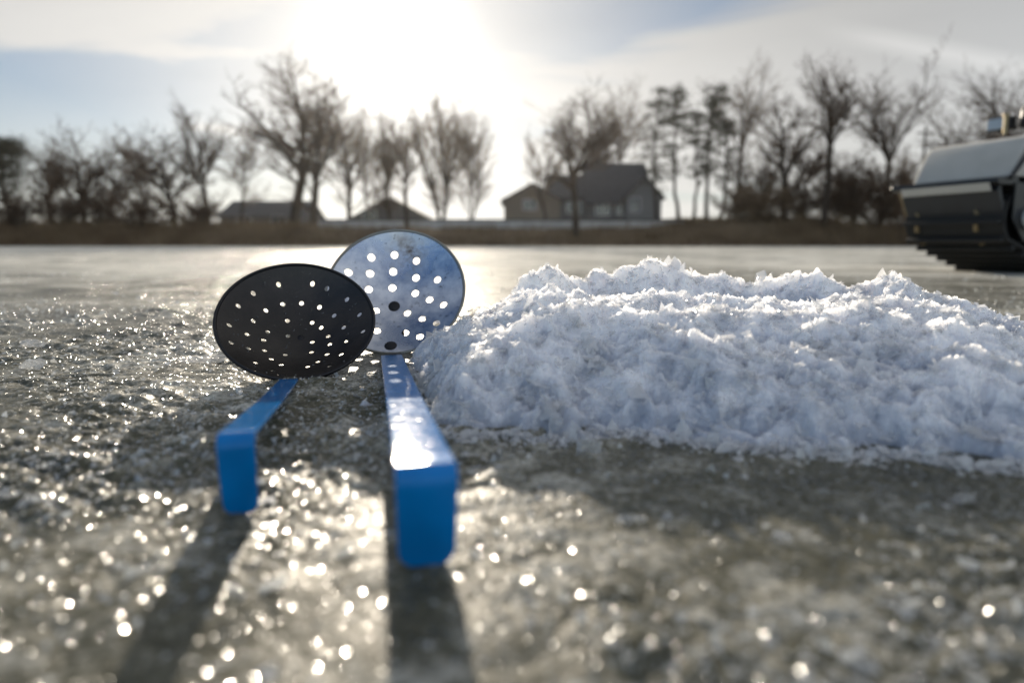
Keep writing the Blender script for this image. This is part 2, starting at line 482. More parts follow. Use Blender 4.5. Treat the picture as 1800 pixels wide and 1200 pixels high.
# ridge and foot lines of the pile: x, y, z in metres
FR = [ground(712, 635), at(735, 608, .63), at(775, 580, .62), at(812, 562, .61), at(860, 540, .59), at(930, 500, .58), at(1010, 508, .57), at(1100, 513, .56), at(1200, 512, .56), at(1300, 520, .56),
      at(1400, 520, .56), at(1500, 512, .57), at(1600, 528, .57), at(1680, 575, .56), at(1760, 640, .54), at(1860, 700, .52), ground(1960, 740)]
RE = [ground(716, 628), at(760, 598, .66), at(820, 565, .66), at(880, 520, .66), at(960, 462, .70), at(1010, 485, .72), at(1080, 472, .74), at(1155, 457, .76), at(1210, 468, .76), at(1290, 488, .76), at(1370, 492, .75),
      at(1435, 478, .74), at(1500, 498, .73), at(1560, 486, .72), at(1620, 512, .71), at(1670, 518, .70), at(1740, 560, .68), at(1800, 600, .66), at(1900, 640, .64), ground(2000, 660)]
FT = [ground(p[0], p[1]) for p in ((710, 640), (722, 655), (748, 700), (765, 760), (800, 786), (900, 772), (1000, 780), (1100, 768), (1200, 782), (1300, 800), (1400, 806), (1500, 812), (1620, 822), (1720, 835), (1850, 840), (2000, 830))]
def col(L, k): return np.array([p[k] for p in L])

PX0, PX1, PY0, PY1 = -0.14, 0.74, 0.28, 1.0
def pile_height(x, y):
    wx = 0.010 * gnoise(x * 22, y * 22) + 0.004 * gnoise(x * 70 + 5, y * 70)
    wy = 0.014 * gnoise(x * 17 + 9, y * 17 + 3) + 0.005 * gnoise(x * 60, y * 60 + 8)
    xx, yy = x + wx * 0.5, y + wy
    f = [np.interp(xx, col(FR, 0), col(FR, k)) for k in (1, 2)]
    q = [np.interp(xx, col(RE, 0), col(RE, k)) for k in (1, 2)]
    ft = np.interp(xx, col(FT, 0), col(FT, 1))
    ft = np.minimum(ft + .006, f[0] - 0.02)
    zF, zR = np.maximum(f[1], 0) * .95, np.maximum(q[1], 0)
    yF = f[0]; yR = np.maximum(q[0], yF + 0.03)
    back = yR + 0.03 + zR * 1.7
    val = np.minimum(zF, zR) * 0.72
    t = (yy - ft) / (yF - ft)
    front = zF * (0.97 * np.clip(t, -0.3, 1) ** 1.0) * np.where(t > 0, 1, 1)
    front = zF * np.where(t > 0, 1 - (1 - np.clip(t, 0, 1)) ** 2.0, t * 2.0)
    u = np.clip((yy - yF) / (yR - yF), 0, 1)
    mid = zF * (1 - u) + zR * u - 0.046 * np.clip(np.sin(np.pi * u), 0, 1) ** 1.0 * np.minimum(1, np.minimum(zF, zR) / 0.05)
    v = (yy - yR) / (back - yR)
    rear = zR * (1 - v)
    h = np.where(yy < yF, front, np.where(yy < yR, mid, rear))
    edge = sstep(-0.118, -0.100, x)
    h = h * edge - 0.006 * (1 - edge)
    # ragged foot: thin tongues and islands of slush
    h -= 0.013 * np.clip(1 - h / 0.030, 0, 1) * (0.40 + gnoise(x / 0.03 + 2, y / 0.022) + 0.6 * gnoise(x / 0.011, y / 0.009 + 4))
    body = sstep(0.0, 0.03, h)
    wx2 = x + 0.006 * gnoise(x / 0.02 + 9, y / 0.02); wy2 = y + 0.006 * gnoise(x / 0.02, y / 0.02 + 5)
    n = 0.0070 * gnoise(x / 0.055, y / 0.055) + 0.0045 * gnoise(wx2 / 0.025, wy2 / 0.025 + 7)
    r0 = 1 - np.abs(gnoise(wx2 / 0.030 + 13, wy2 / 0.022)) * 2
    r1 = 1 - np.abs(gnoise(wx2 / 0.013 + 3, wy2 / 0.010)) * 2; r2 = 1 - np.abs(gnoise(wx2 / 0.0065, wy2 / 0.0055 + 31)) * 2; r3 = np.abs(gnoise(x / 0.003, y / 0.003 + 1))
    n += 0.0026 * chips(wx2 * .8 + wy2 * .4, wy2 * 1.2, .0105, 3) * (1 + .5 * r0) + 0.0015 * chips(wx2, wy2 * 1.15 - wx2 * .3, .0052, 40)
    n += 0.0030 * r0 + 0.0030 * r1 * (0.6 + 0.6 * r0) + 0.0016 * r2 - 0.0010 * r3 - 0.0030
    h = h + n * (0.35 + 0.65 * body)
    return h - 0.002

root = empty('ice_shavings_pile', (0.22, 0.58, 0.0))
tag(root, 'long low heap of crushed white ice shavings beside the skimmers', 'ice pile')
nx, ny = 980, 800
gx, gy = np.meshgrid(np.linspace(PX0, PX1, nx), np.linspace(PY0, PY1, ny))
gz = pile_height(gx.ravel(), gy.ravel()).reshape(gx.shape)
V = np.stack([gx.ravel() - 0.22, gy.ravel() - 0.58, gz.ravel()], 1)
i = np.arange(ny - 1)[:, None]; j = np.arange(nx - 1)[None, :]
F = np.stack([i * nx + j, i * nx + j + 1, (i + 1) * nx + j + 1, (i + 1) * nx + j], -1).reshape(-1, 4)
keep = gz.ravel()[F].max(1) > -0.004
F = F[keep]
used = np.unique(F); remap = np.zeros(len(V), int); remap[used] = np.arange(len(used))
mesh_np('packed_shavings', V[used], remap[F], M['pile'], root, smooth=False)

def shards(P, size, seed, flat=0.22, stretch=1.3, lift=0.0):
    """irregular little wedges of ice round the points P"""
    g = np.random.default_rng(seed); n = len(P)
    base = np.array([[1, 0, -.1], [-.5, .85, 0], [-.5, -.8, .1], [.1, .1, .9], [.45, -.75, .35]])
    B = base[None] * g.uniform(0.55, 1.45, (n, 5, 3)) * np.array([stretch, 1.0, flat])
    q = g.normal(size=(n, 4)) * np.array([.45, .45, 1.0, 1.0]); q /= np.linalg.norm(q, axis=1)[:, None]
    X, Y, Z, W = q.T
    Rm = np.stack([1 - 2 * (Y * Y + Z * Z), 2 * (X * Y - Z * W), 2 * (X * Z + Y * W), 2 * (X * Y + Z * W), 1 - 2 * (X * X + Z * Z), 2 * (Y * Z - X * W),
                   2 * (X * Z - Y * W), 2 * (Y * Z + X * W), 1 - 2 * (X * X + Y * Y)], -1).reshape(n, 3, 3)
    Vt = np.einsum('nij,nkj->nki', Rm, B) * size[:, None, None] + P[:, None, :]
    tri = np.array([[0, 1, 3], [1, 2, 3], [2, 4, 3], [4, 0, 3], [0, 2, 1], [0, 4, 2]])
    F = (tri[None] + (np.arange(n) * 5)[:, None, None]).reshape(-1, 3)
    return Vt.reshape(-1, 3), F

g = np.random.default_rng(5)
n = 85000
px_, py_ = g.uniform(PX0, PX1, n), g.uniform(PY0, PY1, n)
pz_ = pile_height(px_, py_)
drift = gnoise(px_ / .035 + 4, py_ / .03) + .6 * gnoise(px_ / .012, py_ / .012 + 9)
k = (pz_ > g.uniform(-0.003, 0.004, n)) & (g.uniform(-.9, .75, n) < drift)
P = np.stack([px_, py_, pz_], 1)[k]
sz = np.exp(g.normal(math.log(0.0018), 0.5, len(P)))
big_ = g.uniform(0, 1, len(P)) < 0.02
sz = np.where(big_, sz * 2.4, sz)
sz = np.clip(sz, 0.0006, 0.0085)
P[:, 2] += sz * 0.12
P[:, 0] -= 0.22; P[:, 1] -= 0.58
# an apron of crumbs and chips spilling over the ice in front of the foot
m_ = 9000
ax_ = g.uniform(-.11, .60, m_)
ay_ = np.interp(ax_, col(FT, 0), col(FT, 1)) + .012 - g.exponential(.007, m_) + .006 * gnoise(ax_ / .03, ax_ * 0 + 3)
as_ = np.clip(np.exp(g.normal(math.log(0.0012), .6, m_)), .0004, .006)
kk_ = pile_height(ax_, ay_ + .035) > .004
ax_, ay_, as_ = ax_[kk_], ay_[kk_], as_[kk_]; m_ = len(ax_)
A_ = np.stack([ax_ - .22, ay_ - .58, ice_height(ax_, ay_, np.full(m_, .001)) + as_ * .2], 1)
P = np.concatenate([P, A_]); sz = np.concatenate([sz, as_])
Vs, Fs = shards(P, sz, 8)
tag(mesh_np('ice_flakes', Vs, Fs, M['shard'], root), kind='stuff')

# loose crumbs of ice frozen to the surface of the lake
g = np.random.default_rng(15)
n = 60000
rr = 0.13 * (1.6 / 0.13) ** g.uniform(0, 1, n); aa = g.uniform(R(-46), R(46), n)
cx, cy_ = rr * np.sin(aa), rr * np.cos(aa)
rm = rough_mask(cx, cy_)
k = (g.uniform(0, 1, n) < rm ** 2 * 0.9 + 0.04)
cx, cy_ = cx[k], cy_[k]
sz = np.clip(np.exp(g.normal(math.log(0.0009), 0.5, len(cx))), 0.0003, 0.004)
cz = ice_height(cx, cy_, np.full(len(cx), 0.001)) + sz * 0.1
P2 = np.stack([cx, cy_, cz], 1)
n = 26000
rr = 1.0 * (14.0 / 1.0) ** g.uniform(0, 1, n); aa = g.uniform(R(-46), R(46), n)
fx, fy = rr * np.sin(aa), rr * np.cos(aa)
k = gnoise(fx * .9 + 3, fy * 1.3) + .5 * gnoise(fx * 3, fy * 4) > g.uniform(-.4, .8, n)
fx, fy, rr = fx[k], fy[k], rr[k]
fs = np.clip(np.exp(g.normal(math.log(0.0014), .5, len(fx))) * (1 + rr * .25), .0008, .0055)
P2 = np.concatenate([P2, np.stack([fx, fy, ice_height(fx, fy, rr * .008) + fs * .1], 1)]); sz = np.concatenate([sz, fs])
Vs, Fs = shards(P2, sz, 4)
tag(mesh_np('ice_crumbs', Vs, Fs, M['crumb']), 'fine glinting crumbs of ice strewn over the lake ice', 'ice crumbs', kind='stuff')

def chunk(px, py, w_, d_, h_, seed, label):
    p = ground(px, py)
    bm = bmesh.new()
    bmesh.ops.create_icosphere(bm, subdivisions=3, radius=1)
    rnd = random.Random(seed)
    cuts = [(Vector((rnd.gauss(0, 1), rnd.gauss(0, 1), rnd.gauss(0, .7))).normalized(), rnd.uniform(.45, .8)) for _ in range(14)]
    for v in bm.verts:
        c = v.co.copy()
        for nrm, dd in cuts:
            e = c.dot(nrm) - dd
            if e > 0: c -= nrm * e
        k_ = 1 + .10 * math.sin(c.x * 9 + seed) * math.cos(c.y * 8 - seed) + rnd.uniform(-.03, .03)
        c = c * k_
        v.co = Vector((c.x * w_ / 2 / .75, c.y * d_ / 2 / .75, (c.z + .55) * h_ / 1.3))
    o = bm_obj('ice_chunk', bm, M['chunk'], smooth=False)
    o.location = (p.x, p.y, -h_ * .15)
    o.rotation_euler = (0, 0, rnd.uniform(-.6, .6))
    tag(o, label, 'ice chunk', 'loose chunks of ice on the lake')

chunk(1038, 797, .011, .008, .010, 1, 'clear jagged chunk of ice just in front of the long heap')
chunk(978, 762, .009, .007, .012, 2, 'upright pale ice chunk at the foot of the long heap')
chunk(1108, 916, .013, .007, .003, 3, 'flat white ice flake in the shade right of the larger blue hook')
chunk(1172, 914, .006, .005, .003, 4, 'tiny white ice flake in the shade, beside a larger flat flake')
chunk(1377, 955, .010, .006, .005, 5, 'rounded white ice nugget alone in the middle of the dark shade')
chunk(1770, 800, .060, .020, .009, 6, 'long white ice chunk at the right end of the heap foot')
chunk(1690, 885, .018, .008, .004, 7, 'narrow bluish ice chunk in the shade near the right edge')
chunk(1645, 805, .020, .012, .008, 8, 'small pale ice chunk against the heap foot, left of the long one')
chunk(365, 632, .050, .030, .006, 9, 'flat glassy oval ice plate left of the black scoop')
chunk(62, 607, .040, .016, .007, 10, 'low pale ice slab far left on the sparkling ice')
chunk(60, 645, .024, .020, .008, 11, 'broken ice lump with a dark crack at the left edge')

# ================================================================ ICE SKIMMERS
def steel_mat():
    m = bpy.data.materials.new('galvanised_steel'); m.use_nodes = True
    nt = NT(m); p = nt.N['Principled BSDF']
    tcd = nt.n('ShaderNodeTexCoord').outputs['Object']
    a = nt.n('ShaderNodeTexNoise', {'Vector': tcd, 'Scale': 26.0, 'Detail': 6, 'Roughness': 0.65}).outputs['Fac']
    b = nt.n('ShaderNodeTexNoise', {'Vector': tcd, 'Scale': 160.0, 'Detail': 5, 'Roughness': 0.7}).outputs['Fac']
    r1 = nt.n('ShaderNodeMapRange', {'Value': a, 'From Min': 0.42, 'From Max': 0.66}).outputs[0]
    c1 = nt.n('ShaderNodeMix', {'Factor': r1, 'A': (0.34, 0.38, 0.46, 1), 'B': (0.72, 0.73, 0.75, 1)}, data_type='RGBA').outputs['Result']
    spot = nt.n('ShaderNodeMapRange', {'Value': b, 'From Min': 0.30, 'From Max': 0.40, 'To Min': 0.35, 'To Max': 1.0}).outputs[0]
    c2 = nt.n('ShaderNodeVectorMath', {0: c1}, operation='SCALE'); nt.L.new(spot, c2.inputs['Scale'])
    # a brown rust bloom near the top of the disc
    d = nt.n('ShaderNodeVectorMath', {0: tcd, 1: (0.010, 0.046, -0.006)}, operation='DISTANCE').outputs['Value']
    rf = nt.math('MULTIPLY', nt.n('ShaderNodeMapRange', {'Value': d, 'From Min': 0.006, 'From Max': 0.034, 'To Min': 1.0, 'To Max': 0.0}).outputs[0],
                 nt.n('ShaderNodeMapRange', {'Value': nt.math('ADD', a, nt.math('MULTIPLY', b, 0.5)), 'From Min': 0.66, 'From Max': 0.86}).outputs[0])
    c3 = nt.n('ShaderNodeMix', {'Factor': rf, 'A': c2.outputs[0], 'B': (0.085, 0.055, 0.04, 1)}, data_type='RGBA').outputs['Result']
    nt.L.new(c3, p.inputs['Base Color'])
    nt.L.new(nt.math('SUBTRACT', 1.0, nt.math('MULTIPLY', rf, 0.9)), p.inputs['Metallic'])
    nt.L.new(nt.n('ShaderNodeMapRange', {'Value': a, 'From Min': 0.3, 'From Max': 0.7, 'To Min': 0.22, 'To Max': 0.42}).outputs[0], p.inputs['Roughness'])
    bp = nt.n('ShaderNodeBump', {'Height': a, 'Strength': 0.35, 'Distance': 0.002})
    nt.L.new(bp.outputs[0], p.inputs['Normal'])
    return m

M['steel'] = steel_mat()
M['blackpan'] = mat('black_scoop_enamel', (0.024, 0.019, 0.016), 0.34, 0.0, 0.4, vary=0.5, vscale=60, bump=0.15, bscale=300)
M['rivet'] = mat('dark_rivet', (0.02, 0.02, 0.022), 0.45, 0.6, bump=0.1, bscale=400)
M['blue'] = mat('blue_enamel', (0.0, 0.185, 0.53), 0.075, 0.0, 0.26, vary=0.2, vscale=45, bump=0.12, bscale=140)
M['water'] = mat('water_drop', (0.5, 0.5, 0.5), 0.05, bump=0.05)
M['water'].node_tree.nodes['Principled BSDF'].inputs['Transmission Weight'].default_value = 0.9
M['rimdark'] = mat('rolled_rim', (0.22, 0.22, 0.20), 0.35, 0.8, bump=0.2, bscale=200)

def bowl_mesh(name, Rr, s, holes, hr, material, parent, thick=0.0009):
    pts, edges = [], []
    def loop(cx, cy, r, n):
        b = len(pts)
        for i in range(n):
            a = 2 * math.pi * i / n
            pts.append(Vector((cx + r * math.cos(a), cy + r * math.sin(a))))
        for i in range(n): edges.append((b + i, b + (i + 1) % n))
    loop(0, 0, Rr, 160)
    for (x, y), r in zip(holes, hr): loop(x, y, r, 24)
    st = 0.0042
    k = int(Rr / st) + 1
    for a in range(-k, k + 1):
        for b in range(-k, k + 1):
            x, y = (a + (b % 2) * .5) * st, b * st * .866
            if math.hypot(x, y) > Rr - st * .6: continue
            if any(math.hypot(x - hx, y - hy) < r + st * .35 for (hx, hy), r in zip(holes, hr)): continue
            pts.append(Vector((x, y)))
    v, e, f, _, _, _ = delaunay_2d_cdt(pts, edges, [], 0, 1e-7)
    tris = []
    for t in f:
        c = sum((v[i] for i in t), Vector((0, 0))) / len(t)
        if c.length > Rr * .9995: continue
        if any(math.hypot(c.x - hx, c.y - hy) < r * .995 for (hx, hy), r in zip(holes, hr)): continue
        tris.append(t)
    bm = bmesh.new()
    def zz(p): return -s * (1 - (p.x ** 2 + p.y ** 2) / Rr ** 2)
    def nn(p): return Vector((-2 * s * p.x / Rr ** 2, -2 * s * p.y / Rr ** 2, 1)).normalized()
    top = [bm.verts.new((p.x, p.y, zz(p))) for p in v]
    bot = [bm.verts.new(Vector((p.x, p.y, zz(p))) - nn(p) * thick) for p in v]
    from collections import Counter
    ec = Counter()
    for t in tris:
        bm.faces.new([top[i] for i in t]); bm.faces.new([bot[i] for i in reversed(t)])
        for i in range(3): ec[(t[i], t[(i + 1) % 3])] += 1
    for (a, b) in list(ec):
        if (b, a) not in ec: bm.faces.new((top[b], top[a], bot[a], bot[b]))
    for vv in [q for q in bm.verts if not q.link_faces]: bm.verts.remove(vv)
    return bm_obj(name, bm, material, parent, smooth=True, ang=50)

def strip_mesh(name, path, width, thick, material, parent, end_round=True, bevel=0.0006):
    """flat bar: path = list of (point, normal) , swept with its width along the local side"""
    bm = bmesh.new()
    rows = []
    n = len(path)
    for i, (p, nrm, side, wf) in enumerate(path):
        hw = width / 2 * wf
        row = []
        for sgn, tz in ((-1, 1), (1, 1), (1, -1), (-1, -1)):
            row.append(bm.verts.new(p + side * sgn * hw + nrm * tz * thick / 2))
        rows.append(row)
    for a, b in zip(rows, rows[1:]):
        for k in range(4): bm.faces.new((a[k], a[(k + 1) % 4], b[(k + 1) % 4], b[k]))
    bm.faces.new(rows[0][::-1]); bm.faces.new(rows[-1])
    return bm_obj(name, bm, material, parent, smooth=True, bevel=bevel, seg=2, ang=30)

def skimmer(name_label, C, nrm, right, Rr, s, holes, hr, pan, rim, start, bend, foot, width, thick, rivets, drops=0):
    root = empty('ice_skimmer', (C.x, C.y, 0))
    tag(root, name_label, 'ice skimmer', 'ice skimmers lying on the lake')
    up = nrm.cross(right).normalized()
    if up.z < 0: up = -up
    m3 = Matrix((right, up, right.cross(up))).transposed()
    Mw = Matrix.Translation(C) @ m3.to_4x4()
    inv = Matrix.Translation(-root.location)
    sc = bowl_mesh('scoop', Rr, s, holes, hr, pan, root)
    sc.matrix_local = inv @ Mw
    bm = bmesh.new(); ring(bm, (0, 0, -0.0004), (0, 0, 1), Rr + .0004, .0016, 120, 8)
    rm_ = bm_obj('rim', bm, rim, root, smooth=True); rm_.matrix_local = inv @ Mw
    for (rx, ry, rad) in rivets:
        bm = bmesh.new()
        bmesh.ops.create_uvsphere(bm, u_segments=24, v_segments=12, radius=rad)
        for v in bm.verts: v.co.z *= .28
        o = bm_obj('rivet', bm, M['rivet'], root, smooth=True)
        nl = Vector((-2 * s * rx / Rr ** 2, -2 * s * ry / Rr ** 2, 1)).normalized()
        o.matrix_local = inv @ Mw @ Matrix.Translation((rx, ry, -s * (1 - (rx * rx + ry * ry) / Rr ** 2))) @ nl.to_track_quat('Z', 'Y').to_matrix().to_4x4()
    if drops:
        rnd = random.Random(drops)
        bm = bmesh.new()
        for _ in range(70):
            a, q = rnd.uniform(0, 6.28), Rr * math.sqrt(rnd.random()) * .93
            x, y = q * math.cos(a), q * math.sin(a)
            if any(math.hypot(x - hx, y - hy) < h + .0014 for (hx, hy), h in zip(holes, hr)): continue
            z = -s * (1 - q * q / Rr ** 2)
            rr_ = rnd.uniform(.0004, .0012)
            bmesh.ops.create_icosphere(bm, subdivisions=2, radius=rr_, matrix=Matrix.Translation((x, y, z)) @ Matrix.Diagonal((1, 1, .5, 1)))
        o = bm_obj('water_drops', bm, M['water'], root, smooth=True); o.matrix_local = inv @ Mw
        tag(o, kind='stuff')
    # handle: tang behind the bowl, long flat bar, folded foot
    d = (bend - start); d.z = 0; d.normalize()
    side = Vector((-d.y, d.x, 0)); side.normalize()
    path = []
    O = root.location
    dirv = (bend - start).normalized()
    nup = side.cross(dirv).normalized()
    if nup.z < 0: nup = -nup
    for t in np.linspace(0, 1, 24):
        p = start.lerp(bend - dirv * .0052, float(t))
        p.z -= .0012 * math.sin(math.pi * float(t))
        path.append((p - O, nup, side, 1.0))
    # bend of radius .004 then down, curling under at the end
    ang0 = math.atan2(nup.dot(Vector((0, 0, 1))), nup.dot(d))
    p = bend - dirv * .0052
    th = math.atan2(dirv.z, dirv.dot(d))
    pos = p.copy(); stp = .0007
    H = pos.z
    total = 0
    def adv(pos, th, L): return pos + (d * math.cos(th) + Vector((0, 0, 1)) * math.sin(th)) * L
    target = R(-93)
    while th > target:
        th -= stp / .0046; pos = adv(pos, th, stp)
        path.append((pos - O, Vector((0, 0, 1)) * math.cos(th) - d * math.sin(th), side, 1.0))
    # straight drop with a slight curl, rounded corners at the tip
    drop = pos.z - foot; stp = .0006
    tip = width * .34
    while pos.z > foot:
        left = (pos.z - foot)
        th -= R(7) * stp / drop; pos = adv(pos, th, stp)
        wf = 1.0
        if left < tip: wf = 1 - .66 * (1 - math.sqrt(max(0.0, 1 - (1 - left / tip) ** 2)))
        path.append((pos - O, Vector((0, 0, 1)) * math.cos(th) - d * math.sin(th), side, wf * (1 - .05 * (1 - left / drop))))
    strip_mesh('handle', path, width, thick, M['blue'], root)
    # tang
    tp = []
    (rx0, ry0, _), (rx1, ry1, _) = rivets[-1], rivets[0]
    loc = Mw.inverted() @ start
    pts = [Vector((loc.x, loc.y, loc.z))]
    for t in np.linspace(0.0, 1, 14):
        x = loc.x * .9 + (rx1 - loc.x * .9) * float(t); y = -Rr + (ry1 + .008 + Rr) * float(t)
        q = math.hypot(x, y)
        z = -s * (1 - min(q, Rr) ** 2 / Rr ** 2) - .0026
        pts.append(Vector((x, y, z)))
    path2 = []
    for i, q in enumerate(pts):
        tg = (pts[min(i + 1, len(pts) - 1)] - pts[max(i - 1, 0)]).normalized()
        sd = Vector((1, 0, 0)); nr_ = sd.cross(tg).normalized()
        path2.append((q, nr_, sd, .8))
    o = strip_mesh('tang', path2, width, thick, M['rivet'], root)
    o.matrix_local = inv @ Mw
    return root

mm = .001
HL = [(-15.9, 50.9), (14.4, 51.1), (27.3, 45.1), (-37.4, 39.6), (44.7, 30.0), (-49.5, 24.3), (-27.3, 27.3), (-12.6, 34.9), (3.9, 36.0), (19.8, 30.5), (32.6, 19.1), (54.7, 9.7), (-37.7, 14.2), (-9.0, 19.8), (12.8, 16.8), (-55.8, 1.6), (20.6, 10.0), (40.4, 3.1), (56.3, -11.8), (-42.1, -1.9), (-25.7, 5.9), (-8.8, 3.9), (26.4, -1.3), (-53.4, -18.2), (-28.7, -4.3), (12.3, -4.8), (27.4, -11.9), (41.8, -14.9), (-40.6, -19.0), (-27.9, -17.1), (-10.9, -19.8), (11.3, -18.0), (24.3, -25.1), (36.5, -31.5), (-22.2, -27.9), (-14.0, -35.8), (16.5, -34.0), (7.8, -40.0), (25.8, -46.3), (-33.9, -38.0), (-20.2, -47.6)]
HR = [(-29.4, 43.8), (-4.7, 47.8), (19.5, 40.9), (-52.4, 24.4), (-30.4, 26.2), (-5.9, 29.9), (19.3, 22.3), (43.2, 17.4), (-30.9, 7.9), (-6.1, 11.4), (19.1, 4.3), (35.1, -4.9), (50.7, -13.6), (-21.9, -17.2), (11.7, -19.7), (28.3, -28.2), (44.2, -36.0), (-18.3, -42.7), (11.4, -45.1), (27.5, -51.5), (-44, -8), (-59, -16), (-37, -31), (-51, -37), (-33, -51)]
def frame(alpha, az):
    a, z = R(alpha), R(az)
    return Vector((math.sin(z) * math.cos(a), -math.cos(z) * math.cos(a), math.sin(a))), Vector((math.cos(z), math.sin(z), 0))
nL, rL = frame(47, 16)
bL = ground(523, 668)
upL = nL.cross(rL); upL = -upL if upL.z < 0 else upL
skimmer('ice skimmer with a black perforated scoop and narrow blue handle, left of the silver one',
        bL + upL * .0662 + Vector((0, 0, .001)), nL, rL, .0662, .029, [(x * mm, y * mm) for x, y in HL], [.0021] * len(HL), M['blackpan'], M['rivet'],
        ground(508, 668, .003), at(413, 766, ground(410, 913).y), .001, .0145, .0022, [(2.5 * mm, 1.7 * mm, .0030), (-12 * mm, -57 * mm, .0026)], drops=3)
nR, rR = frame(31, 1.5)
bR = ground(688, 622)
upR = nR.cross(rR); upR = -upR if upR.z < 0 else upR
skimmer('larger ice skimmer with a shiny silver perforated scoop and wide blue handle',
        bR + upR * .0725 + Vector((0, 0, .001)), nR, rR, .0725, .019, [(x * mm, y * mm) for x, y in HR], [.0040] * len(HR), M['steel'], M['rimdark'],
        ground(688, 626, .004), at(750, 826, ground(750, 1014).y), .001, .0205, .0024, [(-3 * mm, -10.8 * mm, .0064), (-2 * mm, -62.5 * mm, .0066)])

# ================================================================ TRACKED MACHINE
M['hood'] = mat('grey_hood_paint', (0.47, 0.455, 0.42), 0.85, 0.0, 0.5, vary=0.12, vscale=9, bump=0.1, bscale=220)
M['blackmetal'] = mat('black_powder_coat', (0.012, 0.013, 0.015), 0.38, 0.1, 0.5, vary=0.3, vscale=20, bump=0.15, bscale=260)
M['panel'] = mat('dark_side_skirt', (0.022, 0.026, 0.032), 0.42, 0.2, 0.5, vary=0.3, vscale=12, bump=0.15, bscale=200)
M['rubber'] = mat('track_rubber', (0.008, 0.008, 0.008), 0.75, vary=0.3, vscale=40, bump=0.4, bscale=200)
M['alu'] = mat('bare_aluminium', (0.66, 0.67, 0.68), 0.4, 0.25, vary=0.1, vscale=20, bump=0.1, bscale=300)
M['brass'] = mat('zinc_track_clip', (0.34, 0.27, 0.16), 0.4, 0.8, vary=0.3, vscale=200)
M['lampglass'] = mat('lamp_glass', (0.35, 0.38, 0.42), 0.12, 0.3, bump=0.1, bscale=300)

veh = empty('tracked_machine', (1.625, 2.86, 0.0), R(-70))
tag(veh, 'small black tracked towing machine with grey hood at the right edge', 'tracked vehicle')
TW = 0.40
# track loop in the (y,z) plane of the machine
def track_loop():
    pts = []
    c1, r1 = (0.115, 0.205), 0.115
    for i in range(22):
        a = R(92 + i * 6.3)
        pts.append((c1[0] + r1 * math.cos(a), c1[1] + r1 * math.sin(a)))
    c2, r2 = (0.36, 0.075), 0.07
    for i in range(6):
        a = R(225 + i * 9)
        pts.append((c2[0] + r2 * math.cos(a), c2[1] + r2 * math.sin(a)))
    for i in range(20): pts.append((0.40 + i * 0.045, 0.005))
    for i in range(14):
        a = R(-90 + i * 14)
        pts.append((1.30 + 0.11 * math.cos(a), 0.115 + 0.11 * math.sin(a)))
    for i in range(16): pts.append((1.22 - i * 0.068, 0.235 + .085 * i / 16))
    # resample evenly
    P = np.array(pts + [pts[0]]); s = np.concatenate([[0], np.cumsum(np.hypot(*np.diff(P, axis=0).T))])
    n = int(s[-1] / 0.0125)
    t = np.linspace(0, s[-1], n, endpoint=False)
    return np.stack([np.interp(t, s, P[:, 0]), np.interp(t, s, P[:, 1])], 1)
TL = track_loop(); nT = len(TL)
bm = bmesh.new()
nrmT = []
for i in range(nT):
    d_ = TL[(i + 1) % nT] - TL[i - 1]; d_ /= np.linalg.norm(d_)
    nrmT.append(np.array([d_[1], -d_[0]]))
cen = TL.mean(0)
if np.dot(nrmT[0], TL[0] - cen) < 0: nrmT = [-q for q in nrmT]
rows = []
for i in range(nT):
    o_, q = TL[i], nrmT[i]
    rows.append([bm.verts.new((0, *o_)), bm.verts.new((TW, *o_)), bm.verts.new((TW, *(o_ - q * .012))), bm.verts.new((0, *(o_ - q * .012)))])
for i in range(nT):
    a, b = rows[i], rows[(i + 1) % nT]
    for k in range(4): bm.faces.new((a[k], a[(k + 1) % 4], b[(k + 1) % 4], b[k]))
track = bm_obj('track', bm, M['rubber'], veh)
lug0 = None
clip0 = None
cnt = 0
for i in range(0, nT, 5):
    o_, q = TL[i], nrmT[i]
    ang = math.atan2(q[1], q[0])
    if o_[0] > .9 and cnt > 60: continue
    if lug0 is None:
        bm = bmesh.new(); box(bm, 0.004, TW - .004, -0.004, .024, -.008, .008)
        lug0 = bm_obj('lug', bm, M['rubber'], track, bevel=.003)
        lug = lug0
        bm = bmesh.new(); box(bm, -.008, .008, 0, .006, -.017, .010); box(bm, -.005, .005, .004, .014, -.004, .004)
        clip0 = bm_obj('clip', bm, M['brass'], track, bevel=.0015)
        first = True
    else:
        lug = lug0.copy(); COL.objects.link(lug); lug.parent = track; first = False
    lug.location = (0, *o_); lug.rotation_euler = (ang, 0, 0)
    for cxx in (0.055, 0.30):
        if o_[0] > .5: continue
        c = clip0 if (first and cxx < .1) else clip0.copy()
        if c is not clip0: COL.objects.link(c); c.parent = track
        mid = TL[(i + 2) % nT]; qm = nrmT[(i + 2) % nT]
        c.location = (cxx, *(mid)); c.rotation_euler = (math.atan2(qm[1], qm[0]), 0, 0)
    cnt += 1
# idler wheels inside
for (y_, z_, r_) in ((0.115, 0.205, .095), (0.36, .075, .055), (0.60, .07, .055), (.84, .07, .055), (1.08, .07, .055)):
    bm = bmesh.new(); cyl(bm, (TW * .1, y_, z_), (TW * .9, y_, z_), r_, 32)
    bm_obj('idler_wheel', bm, M['blackmetal'], veh, smooth=True, bevel=.004)
# axle boss with hexagonal nut on the near side
bm = bmesh.new()
cyl(bm, (TW + .012, .115, .205), (TW + .045, .115, .205), .040, 32); cyl(bm, (TW + .045, .115, .205), (TW + .06, .115, .205), .024, 6)
cyl(bm, (TW + .06, .115, .205), (TW + .075, .115, .205), .011, 20)
bm_obj('axle_boss', bm, M['alu'], veh, smooth=True, bevel=.002)
